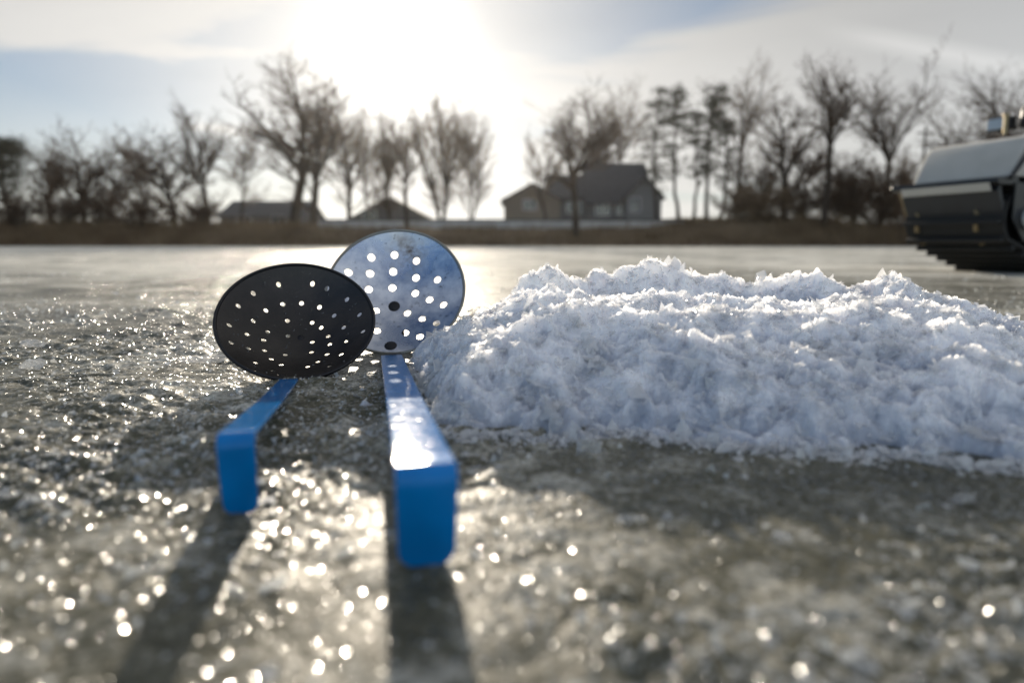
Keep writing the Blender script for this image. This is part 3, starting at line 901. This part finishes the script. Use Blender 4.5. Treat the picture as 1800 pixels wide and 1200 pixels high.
# side plates
for x0 in (-.014, TW + .004):
    bm = bmesh.new()
    prism(bm, [(.03, .20), (.10, .12), (.22, .10), (1.2, .10), (1.28, .22), (1.28, .33), (.03, .33)][::-1], x0, x0 + .008)
    bm_obj('side_plate', bm, M['blackmetal'], veh, bevel=.0015)
# front skirt: bent plate hanging under the shelf
bm = bmesh.new()
prism(bm, [(-.030, .322), (-.024, .322), (.006, .232), (.014, .205), (.010, .203), (-.001, .226), (-.038, .300)], .006, TW - .004)
bm_obj('front_skirt', bm, M['panel'], veh, bevel=.0015)
# shelf bumper
bm = bmesh.new()
prism(bm, [(-.062, .330), (-.058, .346), (.05, .352), (.05, .322), (-.045, .320)], -.03, TW + .008)
bm_obj('bumper_shelf', bm, M['blackmetal'], veh, bevel=.003)
bm = bmesh.new()
prism(bm, [(-.064, .329), (-.060, .329), (-.046, .300), (-.050, .300)], 0.02, TW - .02)
bm_obj('bumper_lip', bm, M['hood'], veh, bevel=.001)
# hood
prof = [(.015, .352), (.04, .405), (.07, .462), (.095, .492), (.135, .506), (.42, .525), (.80, .545), (.80, .352)]
bm = bmesh.new()
hw_ = []
n_ = len(prof)
for k_, (xi, sc_) in enumerate(((0.0, .955), (.006, .985), (.022, 1.0), (TW - .022, 1.0), (TW - .006, .985), (TW, .955))):
    hw_.append([bm.verts.new((xi, y + (.012 * (1 - sc_) * 10 if i < 5 else 0), .352 + (z - .352) * (sc_ * .35 + .65))) for i, (y, z) in enumerate(prof)])
for a, b in zip(hw_, hw_[1:]):
    for i in range(n_): bm.faces.new((a[i], a[(i + 1) % n_], b[(i + 1) % n_], b[i]))
bm.faces.new(hw_[0][::-1]); bm.faces.new(hw_[-1])
bm_obj('hood', bm, M['hood'], veh, smooth=True, bevel=.006, seg=3, ang=50)
# raking edge tube and near side panel
bm = bmesh.new()
cyl(bm, (TW + .012, .0, .345), (TW + .012, .16, .53), .008, 12); cyl(bm, (TW + .012, .16, .53), (TW + .012, .7, .56), .008, 12)
bm_obj('frame_tube', bm, M['blackmetal'], veh, smooth=True)
bm = bmesh.new()
prism(bm, [(.10, .345), (.10, .255), (.135, .245), (.9, .245), (.9, .50), (.20, .50)], TW + .014, TW + .020)
bm_obj('side_panel', bm, M['alu'], veh, bevel=.003)
# work lamp and engine cover on top
bm = bmesh.new()
box(bm, .155, .245, .20, .25, .545, .60)
lampo = bm_obj('work_lamp', bm, M['blackmetal'], veh, bevel=.008)
bm = bmesh.new(); box(bm, .163, .237, .196, .1995, .552, .593)
bm_obj('lens', bm, M['lampglass'], lampo, bevel=.001)
bm = bmesh.new(); cyl(bm, (.20, .225, .530), (.20, .225, .548), .008, 12)
bm_obj('lamp_post', bm, M['blackmetal'], veh, smooth=True)
bm = bmesh.new()
prism(bm, [(.24, .548), (.245, .62), (.28, .675), (.36, .70), (.74, .70), (.78, .64), (.78, .55)][::-1], .25, TW + .0)
bm_obj('engine_cover', bm, M['blackmetal'], veh, smooth=True, bevel=.014, seg=3)
bm = bmesh.new(); cyl(bm, (.255, .17, .525), (.255, .17, .59), .0075, 14); cyl(bm, (.255, .17, .59), (.255, .17, .600), .012, 14)
bm_obj('filler_cap', bm, M['brass'], veh, smooth=True)
bm = bmesh.new(); cyl(bm, (-.012, -.035, .33), (-.012, .03, .205), .004, 10)
bm_obj('skirt_rod', bm, M['brass'], veh, smooth=True)

# ================================================================ SHORE
def terrain():
    xs = np.concatenate([np.linspace(-400, -72, 20), np.linspace(-70, 70, 420), np.linspace(72, 400, 20)])
    ys = np.concatenate([np.linspace(48.5, 80, 90), np.geomspace(81, 900, 30)])
    X, Y = np.meshgrid(xs, ys)
    x, y = X.ravel(), Y.ravel()
    shore = 50.2 + 0.5 * gnoise(x / 9, x * 0 + 1) + 0.2 * gnoise(x / 2.3, x * 0 + 5)
    hill = 0.35 * gnoise(x / 14 + 3, y / 9)
    top = 1.42 + 0.85 * sstep(8, 20, x) * sstep(30, 24, x) + 0.25 * sstep(-12, -26, x)
    z = -0.15 + (top + 0.25 * gnoise(x / 3.0, y / 1.5)) * sstep(-1.0, 5.0, y - shore) + hill * sstep(3, 10, y - shore) * .6
    z += sstep(56, 76, y) * 0.75 + 0.05 * gnoise(x / .6, y / .5)
    V = np.stack([x, y, z], 1)
    n_x = len(xs); i = np.arange(len(ys) - 1)[:, None]; j = np.arange(n_x - 1)[None, :]
    F = np.stack([i * n_x + j, i * n_x + j + 1, (i + 1) * n_x + j + 1, (i + 1) * n_x + j], -1).reshape(-1, 4)
    m = mat('dead_grass_bank', (0.085, 0.058, 0.034), 0.95, spec=0.1, bump=0.6, bscale=3, col2=(0.15, 0.105, 0.062), vscale=0.5)
    return tag(mesh_np('shore_bank', V, F, m, smooth=True), 'brown grassy bank rising from the frozen lake', 'bank', kind='structure')
bank = terrain()
_bx = bank.data
def ground_z(x, y):
    x = np.array([x], float); y = np.array([y], float)
    shore = 50.2 + 0.5 * gnoise(x / 9, x * 0 + 1) + 0.2 * gnoise(x / 2.3, x * 0 + 5)
    hill = 0.35 * gnoise(x / 14 + 3, y / 9)
    top = 1.42 + 0.85 * sstep(8, 20, x) * sstep(30, 24, x) + 0.25 * sstep(-12, -26, x)
    z = -0.15 + (top + 0.25 * gnoise(x / 3.0, y / 1.5)) * sstep(-1.0, 5.0, y - shore) + hill * sstep(3, 10, y - shore) * .6 + sstep(56, 76, y) * 0.75
    return float(z[0])

# reeds, dead grass and brush on the bank: one uncountable mass
g = np.random.default_rng(31)
n = 42000
bx = g.uniform(-48, 52, n); by = 50.0 + 7.5 * g.uniform(0, 1, n) ** 1.6
dens = 0.5 + gnoise(bx / 4, by / 2) + 0.35 * sstep(-8, -20, bx) + .35 * sstep(14, 24, bx)
k = g.uniform(0, 1, n) < np.clip(dens, .12, 1)
bx, by = bx[k], by[k]; n = len(bx)
shore = 50.2 + 0.5 * gnoise(bx / 9, bx * 0 + 1) + 0.2 * gnoise(bx / 2.3, bx * 0 + 5)
topb = 1.42 + 0.85 * sstep(8, 20, bx) * sstep(30, 24, bx) + 0.25 * sstep(-12, -26, bx)
bz = np.maximum(-0.15 + topb * sstep(-1.0, 5.0, by - shore), 0) - .05
hh = g.uniform(.25, .85, n) * (1 + .5 * sstep(-10, -24, bx) + .5 * sstep(18, 26, bx))
lean = g.normal(0, .28, (n, 2)) * hh[:, None]
wd = g.uniform(.010, .035, n); th_ = g.uniform(0, np.pi, n)
dx, dy = np.cos(th_) * wd, np.sin(th_) * wd
b0 = np.stack([bx - dx, by - dy, bz], 1); b1 = np.stack([bx + dx, by + dy, bz], 1); b2 = np.stack([bx, by + wd, bz], 1)
tp = np.stack([bx + lean[:, 0], by + lean[:, 1], bz + hh], 1)
V = np.stack([b0, b1, b2, tp], 1).reshape(-1, 3)
F = (np.array([[0, 1, 3], [1, 2, 3], [2, 0, 3]])[None] + (np.arange(n) * 4)[:, None, None]).reshape(-1, 3)
tag(mesh_np('dead_reeds', V, F, mat('dead_reeds', (0.11, 0.07, 0.038), 0.9, spec=0.1, col2=(0.20, 0.14, 0.08), vscale=0.4)),
    'brown reeds and brush covering the lake bank', 'reeds', kind='stuff')

# ---------------------------------------------------------------- houses
M['siding_tan'] = mat('tan_siding', (0.22, 0.185, 0.15), 0.8, vary=0.12, vscale=2, bump=0.3, bscale=8)
M['siding_white'] = mat('pale_siding', (0.20, 0.20, 0.20), 0.75, vary=0.1, vscale=2, bump=0.3, bscale=8)
M['siding_grey'] = mat('grey_siding', (0.12, 0.12, 0.125), 0.8, vary=0.12, vscale=2, bump=0.3, bscale=8)
M['shingle'] = mat('dark_shingles', (0.045, 0.045, 0.05), 0.85, vary=0.3, vscale=3, bump=0.6, bscale=12)
M['glass'] = mat('window_glass', (0.05, 0.06, 0.08), 0.08, spec=0.8, bump=0.02, bscale=2)
M['trimw'] = mat('white_trim', (0.6, 0.6, 0.6), 0.6, vary=0.1, vscale=5, bump=0.1, bscale=30)

def gable_house(nm, parent, x0, x1, y0, y1, z0, ze, zr, axis, wallm, wins=(), over=0.35, drop=1.5):
    """walls with gable ends, two roof slabs; ridge along 'axis'"""
    bm = bmesh.new()
    xm, ym = (x0 + x1) / 2, (y0 + y1) / 2
    zb = z0 - drop
    if axis == 'y':
        prof = [(x0, zb), (x1, zb), (x1, ze), (xm, zr), (x0, ze)]
        a = [bm.verts.new((p, y0, q)) for p, q in prof]; b = [bm.verts.new((p, y1, q)) for p, q in prof]
    else:
        prof = [(y0, zb), (y1, zb), (y1, ze), (ym, zr), (y0, ze)]
        a = [bm.verts.new((x0, p, q)) for p, q in prof]; b = [bm.verts.new((x1, p, q)) for p, q in prof]
    for i in range(5): bm.faces.new((a[i], a[(i + 1) % 5], b[(i + 1) % 5], b[i]))
    bm.faces.new(a[::-1]); bm.faces.new(b)
    bm_obj('wall', bm, wallm, parent)
    bm = bmesh.new()
    t = .18
    half = ((x1 - x0) if axis == 'y' else (y1 - y0)) / 2
    sl = (zr - ze) / half
    for sgn in (-1, 1):
        pts = []
        for u, dz in ((0, .01), (half + over, .01), (half + over, .01 + t), (0, .01 + t)):
            z = zr - sl * u + dz
            pts.append((u * sgn, z))
        if axis == 'y':
            a = [bm.verts.new((xm + u, y0 - over, z)) for u, z in pts]; b = [bm.verts.new((xm + u, y1 + over, z)) for u, z in pts]
        else:
            a = [bm.verts.new((x0 - over, ym + u, z)) for u, z in pts]; b = [bm.verts.new((x1 + over, ym + u, z)) for u, z in pts]
        for i in range(4): bm.faces.new((a[i], a[(i + 1) % 4], b[(i + 1) % 4], b[i]))
        bm.faces.new(a[::-1]); bm.faces.new(b)
    bm_obj('roof', bm, M['shingle'], parent)
    for (wx, wz, ww, wh) in wins:
        bm = bmesh.new()
        for r_ in ((wx - ww / 2 - .09, wx + ww / 2 + .09, wz - wh / 2 - .09, wz - wh / 2), (wx - ww / 2 - .09, wx + ww / 2 + .09, wz + wh / 2, wz + wh / 2 + .09),
                   (wx - ww / 2 - .09, wx - ww / 2, wz - wh / 2, wz + wh / 2), (wx + ww / 2, wx + ww / 2 + .09, wz - wh / 2, wz + wh / 2), (wx - .03, wx + .03, wz - wh / 2, wz + wh / 2)):
            box(bm, r_[0], r_[1], y0 - .07, y0 - .004, r_[2], r_[3])
        f = bm_obj('window', bm, M['trimw'], parent)
        bm = bmesh.new(); box(bm, wx - ww / 2, wx + ww / 2, y0 - .03, y0 - .006, wz - wh / 2, wz + wh / 2)
        bm_obj('pane', bm, M['glass'], f)

def pxw(x, Y): return at(x, 400, Y).x
def pz(y, Y, x=900): return at(x, y, Y).z
# cream gable garage + big dark-roofed house on the right
Y = 72
h = empty('gabled_house', (0, 0, 0)); h.location = (pxw(1050, Y), Y, 0)
off = Vector(h.location)
def local(*a): return a
tag(h, 'big dark roofed house with a cream gable wing behind the bank, right of centre', 'house')
X = lambda x, Y=72: pxw(x, Y) - off.x
gable_house('wing', h, X(887), X(982), -2, 8, 1.9, pz(352, 70), pz(325, 70), 'y', M['siding_tan'], [(X(930), pz(360, 70), 1.2, .9)])
gable_house('link', h, X(968), X(1040), 1.2, 8.2, 1.9, pz(345, 73), pz(311, 77), 'x', M['siding_grey'], [(X(1010), pz(365, 73), 1.4, 1.0)])
gable_house('main', h, X(1036), X(1142), .4, 9.8, 1.9, pz(355, 72), pz(290, 77), 'x', M['siding_grey'], [(X(1060), pz(368, 72), 1.4, 1.0), (X(1092), pz(366, 72), .9, 1.1)])
gable_house('dormer', h, X(1098), X(1158), -1.0, 7.2, 1.9, pz(345, 71), pz(312, 71), 'y', M['siding_white'], [(X(1112), pz(360, 71), 1.0, 1.3)])
Y = 68
h = empty('low_house', (pxw(688, Y), Y, 0)); off = Vector(h.location)
tag(h, 'small hip-like gabled house behind the silver scoop, below the sun', 'house')
gable_house('a', h, pxw(618, Y) - off.x, pxw(752, Y) - off.x, 0, 8, 1.9, pz(385, Y), pz(349, Y), 'y', M['siding_grey'], [(pxw(650, Y) - off.x, pz(378, Y), 1.2, .8)], over=.2)
Y = 74
h = empty('long_house', (pxw(455, Y), Y, 0)); off = Vector(h.location)
tag(h, 'long low dark house behind the trunks of the tall left tree', 'house')
gable_house('a', h, pxw(388, Y) - off.x, pxw(528, Y) - off.x, 0, 9, 1.9, pz(382, Y), pz(356, Y + 4), 'x', M['siding_grey'], [(pxw(430, Y) - off.x, pz(388, Y), 1.4, .9), (pxw(490, Y) - off.x, pz(388, Y), 1.4, .9)])

# low pale wall along the top of the bank
m_wall = mat('pale_concrete', (0.52, 0.50, 0.48), 0.85, vary=0.25, vscale=1.2, bump=0.4, bscale=9)
Y = 58.5
wl_ = empty('low_wall', (pxw(780, Y), Y, 1.2)); ox = wl_.location.x
tag(wl_, 'long low pale wall with a dark coping on top of the bank', 'wall')
bm = bmesh.new(); box(bm, pxw(560, Y) - ox, pxw(1205, Y) - ox, 0, .3, -.9, pz(388.5, Y) - 1.2); bm_obj('wall_panel', bm, m_wall, wl_, bevel=.02)
bm = bmesh.new(); box(bm, pxw(558, Y) - ox, pxw(1207, Y) - ox, -.06, .36, pz(388.5, Y) - 1.2 + .003, pz(385.5, Y) - 1.2); bm_obj('coping', bm, M['shingle'], wl_, bevel=.01)
Y = 60
p = at(1615, 380, Y)
pole = empty('utility_pole', (p.x, Y, ground_z(p.x, Y)))
tag(pole, 'thin grey utility pole between the bare trees, left of the machine', 'utility pole')
m_wood = mat('weathered_wood', (0.16, 0.14, 0.12), 0.9, spec=.1, vary=.3, vscale=2, bump=.4, bscale=12)
bm = bmesh.new(); cyl(bm, (0, 0, -.3), (0, 0, pz(222, Y, 1615) - pole.location.z), .15, 12, .10); bm_obj('post', bm, m_wood, pole, smooth=True)
bm = bmesh.new(); box(bm, -.75, .75, -.06, .06, pz(236, Y, 1615) - pole.location.z, pz(236, Y, 1615) - pole.location.z + .12); bm_obj('crossarm', bm, m_wood, pole, bevel=.01)

# ---------------------------------------------------------------- trees
def tubes(segs, sides=4):
    """segs: array (n, 8): p0, p1, r0, r1 -> verts, faces"""
    S_ = np.asarray(segs, float); n = len(S_)
    p0, p1, r0, r1 = S_[:, :3], S_[:, 3:6], S_[:, 6], S_[:, 7]
    d = p1 - p0; d /= np.maximum(np.linalg.norm(d, axis=1), 1e-6)[:, None]
    ref = np.where(np.abs(d[:, 2:3]) < .9, np.array([[0, 0, 1.]]), np.array([[1., 0, 0]]))
    u = np.cross(d, ref); u /= np.linalg.norm(u, axis=1)[:, None]; v = np.cross(d, u)
    a = np.arange(sides) * 2 * np.pi / sides
    c, s = np.cos(a)[None, :, None], np.sin(a)[None, :, None]
    dirs = u[:, None, :] * c + v[:, None, :] * s
    A = p0[:, None] + dirs * r0[:, None, None]; B = p1[:, None] + dirs * r1[:, None, None]
    V = np.concatenate([A, B], 1).reshape(-1, 3)
    k = np.arange(sides)
    f = np.stack([k, (k + 1) % sides, sides + (k + 1) % sides, sides + k], 1)
    F = (f[None] + (np.arange(n) * 2 * sides)[:, None, None]).reshape(-1, 4)
    return V, F

M['bark'] = mat('dark_bark', (0.040, 0.029, 0.021), 0.9, spec=.15, vary=.3, vscale=2, bump=.6, bscale=8)
M['twig'] = mat('brown_twigs', (0.095, 0.056, 0.032), 0.85, spec=.12, col2=(0.055, 0.035, 0.022), vscale=.8)
M['twigpale'] = mat('pale_twigs', (0.19, 0.125, 0.075), 0.85, spec=.15, col2=(0.11, 0.075, 0.045), vscale=.8)
M['needle'] = mat('pine_needles', (0.030, 0.035, 0.018), 0.8, spec=.2, col2=(0.055, 0.055, 0.028), vscale=1.5)

def grow(rnd, wide, height, spread, r, stems, fork, up, dens):
    """limb segments and twig segments of a leafless tree; wide = half crown width / crown height"""
    big, small = [], []
    open_ = math.atan(wide)
    def perp(d):
        a = rnd.uniform(0, 6.283); e = Vector((math.cos(a), math.sin(a), rnd.uniform(-.5, .5)))
        return (e - d * e.dot(d)).normalized()
    def branch(p, d, L, r, lvl):
        n = 5 if lvl == 1 else (4 if lvl == 2 else (3 if lvl == 3 else 2))
        seg = L / n
        for i in range(n):
            d = (d + Vector((rnd.gauss(0, .10), rnd.gauss(0, .10), rnd.gauss(0, .06) + up * .09))).normalized()
            q = p + d * seg
            r2 = r * (1 - .5 / n)
            (big if lvl < 3 else small).append((*p, *q, r, r2))
            p, r = q, r2
            if lvl < 5:
                k = 1 if rnd.random() < (.95 if lvl < 4 else .38) * dens else 0
                if rnd.random() < .35 * dens and lvl > 1: k += 1
                for _ in range(k):
                    t = rnd.uniform(.5, 1.0) * (.7 + .5 * open_)
                    branch(p, (d * math.cos(t) + perp(d) * math.sin(t)).normalized(), L * rnd.uniform(.36, .62) * (1.1 - .12 * i), max(r * .66, .008), lvl + 1)
        if lvl < 5:
            t = rnd.uniform(.15, .5)
            branch(p, (d * math.cos(t) + perp(d) * math.sin(t)).normalized(), L * rnd.uniform(.5, .7), max(r * .85, .008), lvl + 1)
    hf = height * fork
    for s_ in range(stems):
        a = 6.283 * s_ / stems + rnd.uniform(0, 1.2)
        tilt = 0.04 if stems == 1 else min(.5, open_ * .55) * rnd.uniform(.6, 1.2)
        d0 = Vector((math.cos(a) * tilt, math.sin(a) * tilt * .6, 1)).normalized()
        p = Vector((0, 0, -.4)); n = 6
        rr_ = r if stems == 1 else r * .75
        axis = [p.copy()]
        for i in range(n):
            d0 = (d0 + Vector((rnd.gauss(0, .03), rnd.gauss(0, .03), 0))).normalized()
            q = p + d0 * ((hf + .4) / n)
            big.append((*p, *q, rr_, rr_ * .95)); p = q; rr_ *= .95; axis.append(p.copy())
        nb = rnd.randint(4, 5) if stems == 1 else 3
        a0 = rnd.uniform(0, 6.28)
        for b_ in range(nb):
            a = a0 + b_ * 6.283 / nb + rnd.gauss(0, .3)
            t = open_ * rnd.uniform(.7, 1.15) if b_ else .07
            e = Vector((math.cos(a), math.sin(a), 0))
            nd = (d0 * math.cos(t) + e * math.sin(t)).normalized()
            branch(p, nd, (height - hf) * rnd.uniform(.55, .68) * (1.1 if b_ == 0 else 1), rr_ * (.6 if b_ else .8), 1)
        for _ in range(3):
            z = rnd.uniform(.45, .98); q = axis[min(n, int(z * n))]; a = rnd.uniform(0, 6.28); w_ = min(1.2, .35 + open_)
            branch(q, Vector((math.cos(a) * w_, math.sin(a) * w_, .8)).normalized(), (height - hf) * .30, rr_ * .3, 2)
    return big, small

def fit(segs, height, spread):
    A = np.array(segs)
    return A

def bare_tree(px, ytop, pw, Y, seed, label, r=.3, stems=1, fork=.35, up=1.0, dens=1.0, twig='twig', lean=0.0, ybase=None, tmin=.011, name='bare_tree'):
    """px base pixel, ytop crown top pixel, pw crown width in pixels at distance Y"""
    rnd = random.Random(seed)
    x = pxw(px, Y)
    z0 = ground_z(x, Y)
    H_ = pz(ytop, Y, px) - z0
    wide = (pw / FPX * Y / 2) / (H_ * (1 - fork))
    big, small = grow(rnd, wide, H_, 1, r, stems, fork, up, dens)
    Bg, Sm = np.array(big), np.array(small)
    zmax = np.percentile(Sm[:, 5], 99.3)
    xs = np.concatenate([Sm[:, 3]])
    lo, hi = np.percentile(xs, 2.5), np.percentile(xs, 97.5)
    kz = H_ / zmax; kx = (pw / FPX * Y) / max(hi - lo, .1)
    kx = min(kx, 1.45)
    if VERB: print('TREE', seed, len(Bg), len(Sm), round(kz, 2), round(kx, 2))
    for A in (Bg, Sm):
        for c in (0, 3):
            zz = A[:, c + 2] * kz
            w_ = np.clip(zz / (H_ * fork), 0, 1) ** 1.5
            A[:, c] = A[:, c] * (1 + (kx - 1) * w_) - (lo + hi) / 2 * kx * w_ * .7 + lean * zz
            A[:, c + 1] = A[:, c + 1] * (1 + (kx - 1) * w_)
            A[:, c + 2] = zz
        A[:, 6:8] = np.maximum(A[:, 6:8], tmin)
    root = empty(name, (x, Y, z0))
    tag(root, label, 'tree' if name != 'bare_shrub' else 'shrub', 'trees and shrubs along the far shore')
    v, f = tubes(Bg, 7); mesh_np('trunk', v, f, M['bark'], root, smooth=True)
    v, f = tubes(Sm, 3); mesh_np('crown', v, f, M[twig], root)
    return len(Sm)

def pine_tree(px, ytop, pw, Y, seed, label, first=.35, r=.22, clumps=70, cs=.8, name='pine_tree', dens=60):
    rnd = random.Random(seed); g = np.random.default_rng(seed)
    x = pxw(px, Y); z0 = ground_z(x, Y)
    H_ = pz(ytop, Y, px) - z0; Wd = pw / FPX * Y / 2
    big = []
    p = Vector((0, 0, -.4)); n = 12; rr_ = r
    ax = [p.copy()]
    for i in range(n):
        q = p + Vector((rnd.gauss(0, .09), rnd.gauss(0, .09), (H_ * .97 + .4) / n)); big.append((*p, *q, rr_, rr_ * .88)); p = q; rr_ *= .88; ax.append(p.copy())
    cents = []
    for _ in range(clumps):
        t = first + (1 - first) * rnd.random() ** .8
        i = min(n - 1, int(t * n)); c = ax[i].lerp(ax[i + 1], t * n - i if t < 1 else 0)
        a = rnd.uniform(0, 6.28)
        prof = math.sin(math.pi * min(1, .18 + (1 - t) / (1 - first) * .75)) ** .7
        L = Wd * prof * rnd.uniform(.35, 1.05)
        e = c + Vector((math.cos(a) * L, math.sin(a) * L, rnd.uniform(-.1, .35) * L))
        big.append((*c, *((c + e) / 2 + Vector((0, 0, .1 * L))), .05, .035)); big.append((*((c + e) / 2 + Vector((0, 0, .1 * L))), *e, .035, .02))
        cents.append((e, rnd.uniform(.5, 1.1) * cs)); 
        if rnd.random() < .6: cents.append(((c + e * 2) / 3, rnd.uniform(.4, .8) * cs))
    C_ = []
    for e, s_ in cents:
        k = int(dens * s_)
        C_.append(g.normal(size=(k, 3)) * np.array([s_ * .5, s_ * .5, s_ * .32]) + np.array(e))
    C_ = np.concatenate(C_); k = len(C_)
    a = g.normal(size=(k, 3)); a /= np.linalg.norm(a, axis=1)[:, None]; a *= g.uniform(.10, .26, k)[:, None]
    b = g.normal(size=(k, 3)) * .035
    V = np.stack([C_ - b, C_ + b, C_ + a], 1).reshape(-1, 3)
    F = np.arange(3 * k).reshape(-1, 3)
    root = empty(name, (x, Y, z0))
    tag(root, label, 'tree', 'trees and shrubs along the far shore')
    v, f = tubes(np.array(big), 7); mesh_np('trunk', v, f, M['bark'], root, smooth=True)
    mesh_np('crown', V, F, M['needle'], root)

T = bare_tree
pine_tree(15, 246, 92, 60, 1, 'dense dark rounded evergreen at the left edge of the far shore', first=.3, clumps=150, cs=1.1, r=.3)
T(88, 252, 70, 58, 2, 'dark twiggy tree right beside the evergreen at the left edge', r=.22, dens=1.1, fork=.3, tmin=.014)
T(150, 228, 115, 57, 3, 'dense dark bushy tree with a lighter top, third from the left edge', r=.26, dens=1.2, fork=.25, tmin=.014)
T(205, 262, 80, 62, 4, 'low brown twiggy tree, left of the tree with a leaning trunk', r=.2, fork=.25, tmin=.014)
T(308, 232, 130, 57, 5, 'dark dense tree with a left-leaning trunk, left of the slim grey tree', r=.30, dens=1.15, lean=-.12, fork=.3, tmin=.014)
T(366, 190, 105, 58, 6, 'slim open tree left of the tallest tree', r=.25, fork=.38, tmin=.011)
T(516, 100, 210, 62, 7, 'tallest bare tree with a thick trunk, left of the sun', r=.50, fork=.36, dens=1.05, up=1.2, tmin=.014)
T(549, 128, 165, 60, 8, 'tall bare tree forking high, just right of the tallest tree', r=.38, fork=.36, lean=.03, tmin=.011)
T(613, 170, 115, 61, 9, 'slender pale tree between the two tall trees and the grey one', r=.24, fork=.35, twig='twigpale')
T(688, 192, 70, 63, 10, 'dense greyish tree directly under the sun behind the small gabled house', r=.24, fork=.3, dens=1.1, tmin=.014)
T(716, 205, 60, 58, 11, 'thin dark-stemmed tree standing by the right end of the small gabled house', r=.2, fork=.45)
T(776, 150, 110, 62, 12, 'multi-stemmed bare tree right of the sun', r=.26, stems=3, fork=.3, up=1.6, twig='twigpale')
T(826, 198, 75, 60, 13, 'light brown feathery tree left of the gap in the tree line', r=.16, stems=2, fork=.25, up=1.6, twig='twigpale')
T(960, 220, 85, 66, 14, 'thin brown tree in front of the cream gable', r=.16, fork=.35, twig='twigpale')
T(1012, 160, 120, 53, 15, 'dark tree standing low on the bank in front of the dark roof', r=.30, fork=.45, dens=1.05, up=1.3, tmin=.011)
T(1050, 185, 120, 85, 16, 'tree with a wide curving limb behind the roof of the big house', r=.28, fork=.4, tmin=.014)
T(1088, 150, 90, 90, 17, 'faint tall tree far behind the roof of the big house', r=.2, fork=.5, twig='twigpale', tmin=.014)
pine_tree(1152, 152, 62, 64, 18, 'leftmost of the ragged pines, beside the white gable end', first=.25, clumps=70, cs=.75, r=.2)
pine_tree(1192, 148, 62, 62, 19, 'ragged pine standing second in the pine clump', first=.35, clumps=72, cs=.75, r=.22)
pine_tree(1216, 190, 50, 60, 20, 'shorter thin pine in the middle of the pine clump', first=.35, clumps=44, cs=.5, r=.18)
pine_tree(1240, 146, 58, 63, 21, 'darkest and densest pine of the ragged pine clump', first=.35, clumps=110, cs=.7, r=.24)
pine_tree(1264, 215, 50, 61, 22, 'short pine on the right side of the pine clump', first=.3, clumps=50, cs=.6, r=.2)
T(1290, 112, 130, 76, 23, 'tall faint bare tree rising behind the pines', r=.26, fork=.5, up=1.6, twig='twigpale')
T(1330, 255, 90, 60, 24, 'short brown scrubby tree right of the pines', r=.16, stems=3, fork=.2)
T(1376, 160, 130, 54, 25, 'broad bare tree with a thick dark trunk right of the pines', r=.32, fork=.38, tmin=.011)
T(1412, 240, 70, 57, 26, 'thin dark tree squeezed between two larger bare trees', r=.2, fork=.5)
T(1448, 100, 135, 53, 27, 'tall grey-trunked tree with a spreading top, standing at the ice edge', r=.28, fork=.50, up=1.3, dens=1.0, tmin=.011)
T(1500, 262, 100, 56, 28, 'dark dense thicket tree left of the tall leaning tree', r=.2, stems=3, fork=.18, dens=1.3, tmin=.014)
T(1546, 108, 130, 55, 29, 'tall tree leaning to the right, left of the utility pole', r=.24, fork=.45, lean=.10, up=1.3, tmin=.011)
T(1600, 268, 80, 60, 30, 'low reddish scrub tree in front of the utility pole', r=.14, stems=3, fork=.15, twig='twigpale')
T(1690, 145, 150, 62, 31, 'wide bare tree behind the grey hood of the machine', r=.3, fork=.3, dens=1.0)
T(1775, 105, 150, 60, 32, 'tall bare tree at the right edge above the machine', r=.32, fork=.35)
T(255, 238, 70, 66, 33, 'pale thin tree behind the dark leaning one', r=.16, fork=.3, twig='twigpale')
T(425, 215, 90, 68, 34, 'faint thin tree behind the left limbs of the tallest tree', r=.15, fork=.35, twig='twigpale')
T(650, 215, 80, 66, 35, 'faint feathery tree left of the grey tree under the sun', r=.15, fork=.3, twig='twigpale')
sh = [(30, 340, 90, 'low tangled shrub at the left edge of the bank'), (110, 335, 100, 'dark low shrub under the bushy tree third from the left'),
      (180, 330, 80, 'low shrub between the bushy tree and the leaning tree'), (245, 335, 90, 'brown shrub left of the leaning trunk'),
      (340, 340, 80, 'thin shrub right of the leaning trunk'), (1300, 330, 80, 'brown shrub just right of the pines'),
      (1345, 325, 80, 'brown shrub left of the thick dark trunk'), (1405, 320, 80, 'dense shrub between the thick dark trunk and the grey trunk'),
      (1470, 315, 90, 'dense dark shrub right of the grey trunk'), (1530, 300, 100, 'tall dark shrub below the leaning tree'),
      (1585, 325, 80, 'reddish shrub against the front of the machine')]
for k_, (px_s, yt, pw_, lb) in enumerate(sh):
    T(px_s, yt, pw_, 54 + (k_ % 3), 60 + k_, lb, r=.07, stems=4, fork=.10, dens=.95, twig='twigpale' if k_ in (5, 6, 10) else 'twig', tmin=.014, name='bare_shrub')

# ---------------------------------------------------------------- haze
if HAZE > 0:
    bm = bmesh.new(); box(bm, -160, 160, -30, 210, -1.5, 34)
    m = bpy.data.materials.new('haze'); m.use_nodes = True
    N_ = m.node_tree.nodes; N_.remove(N_['Principled BSDF'])
    v = N_.new('ShaderNodeVolumePrincipled')
    v.inputs['Color'].default_value = (0.95, 0.95, 0.96, 1); v.inputs['Density'].default_value = HAZE; v.inputs['Anisotropy'].default_value = 0.75
    m.node_tree.links.new(v.outputs[0], N_['Material Output'].inputs['Volume'])
    tag(bm_obj('haze', bm, m), 'thin pale winter haze over the lake', 'haze', kind='stuff')
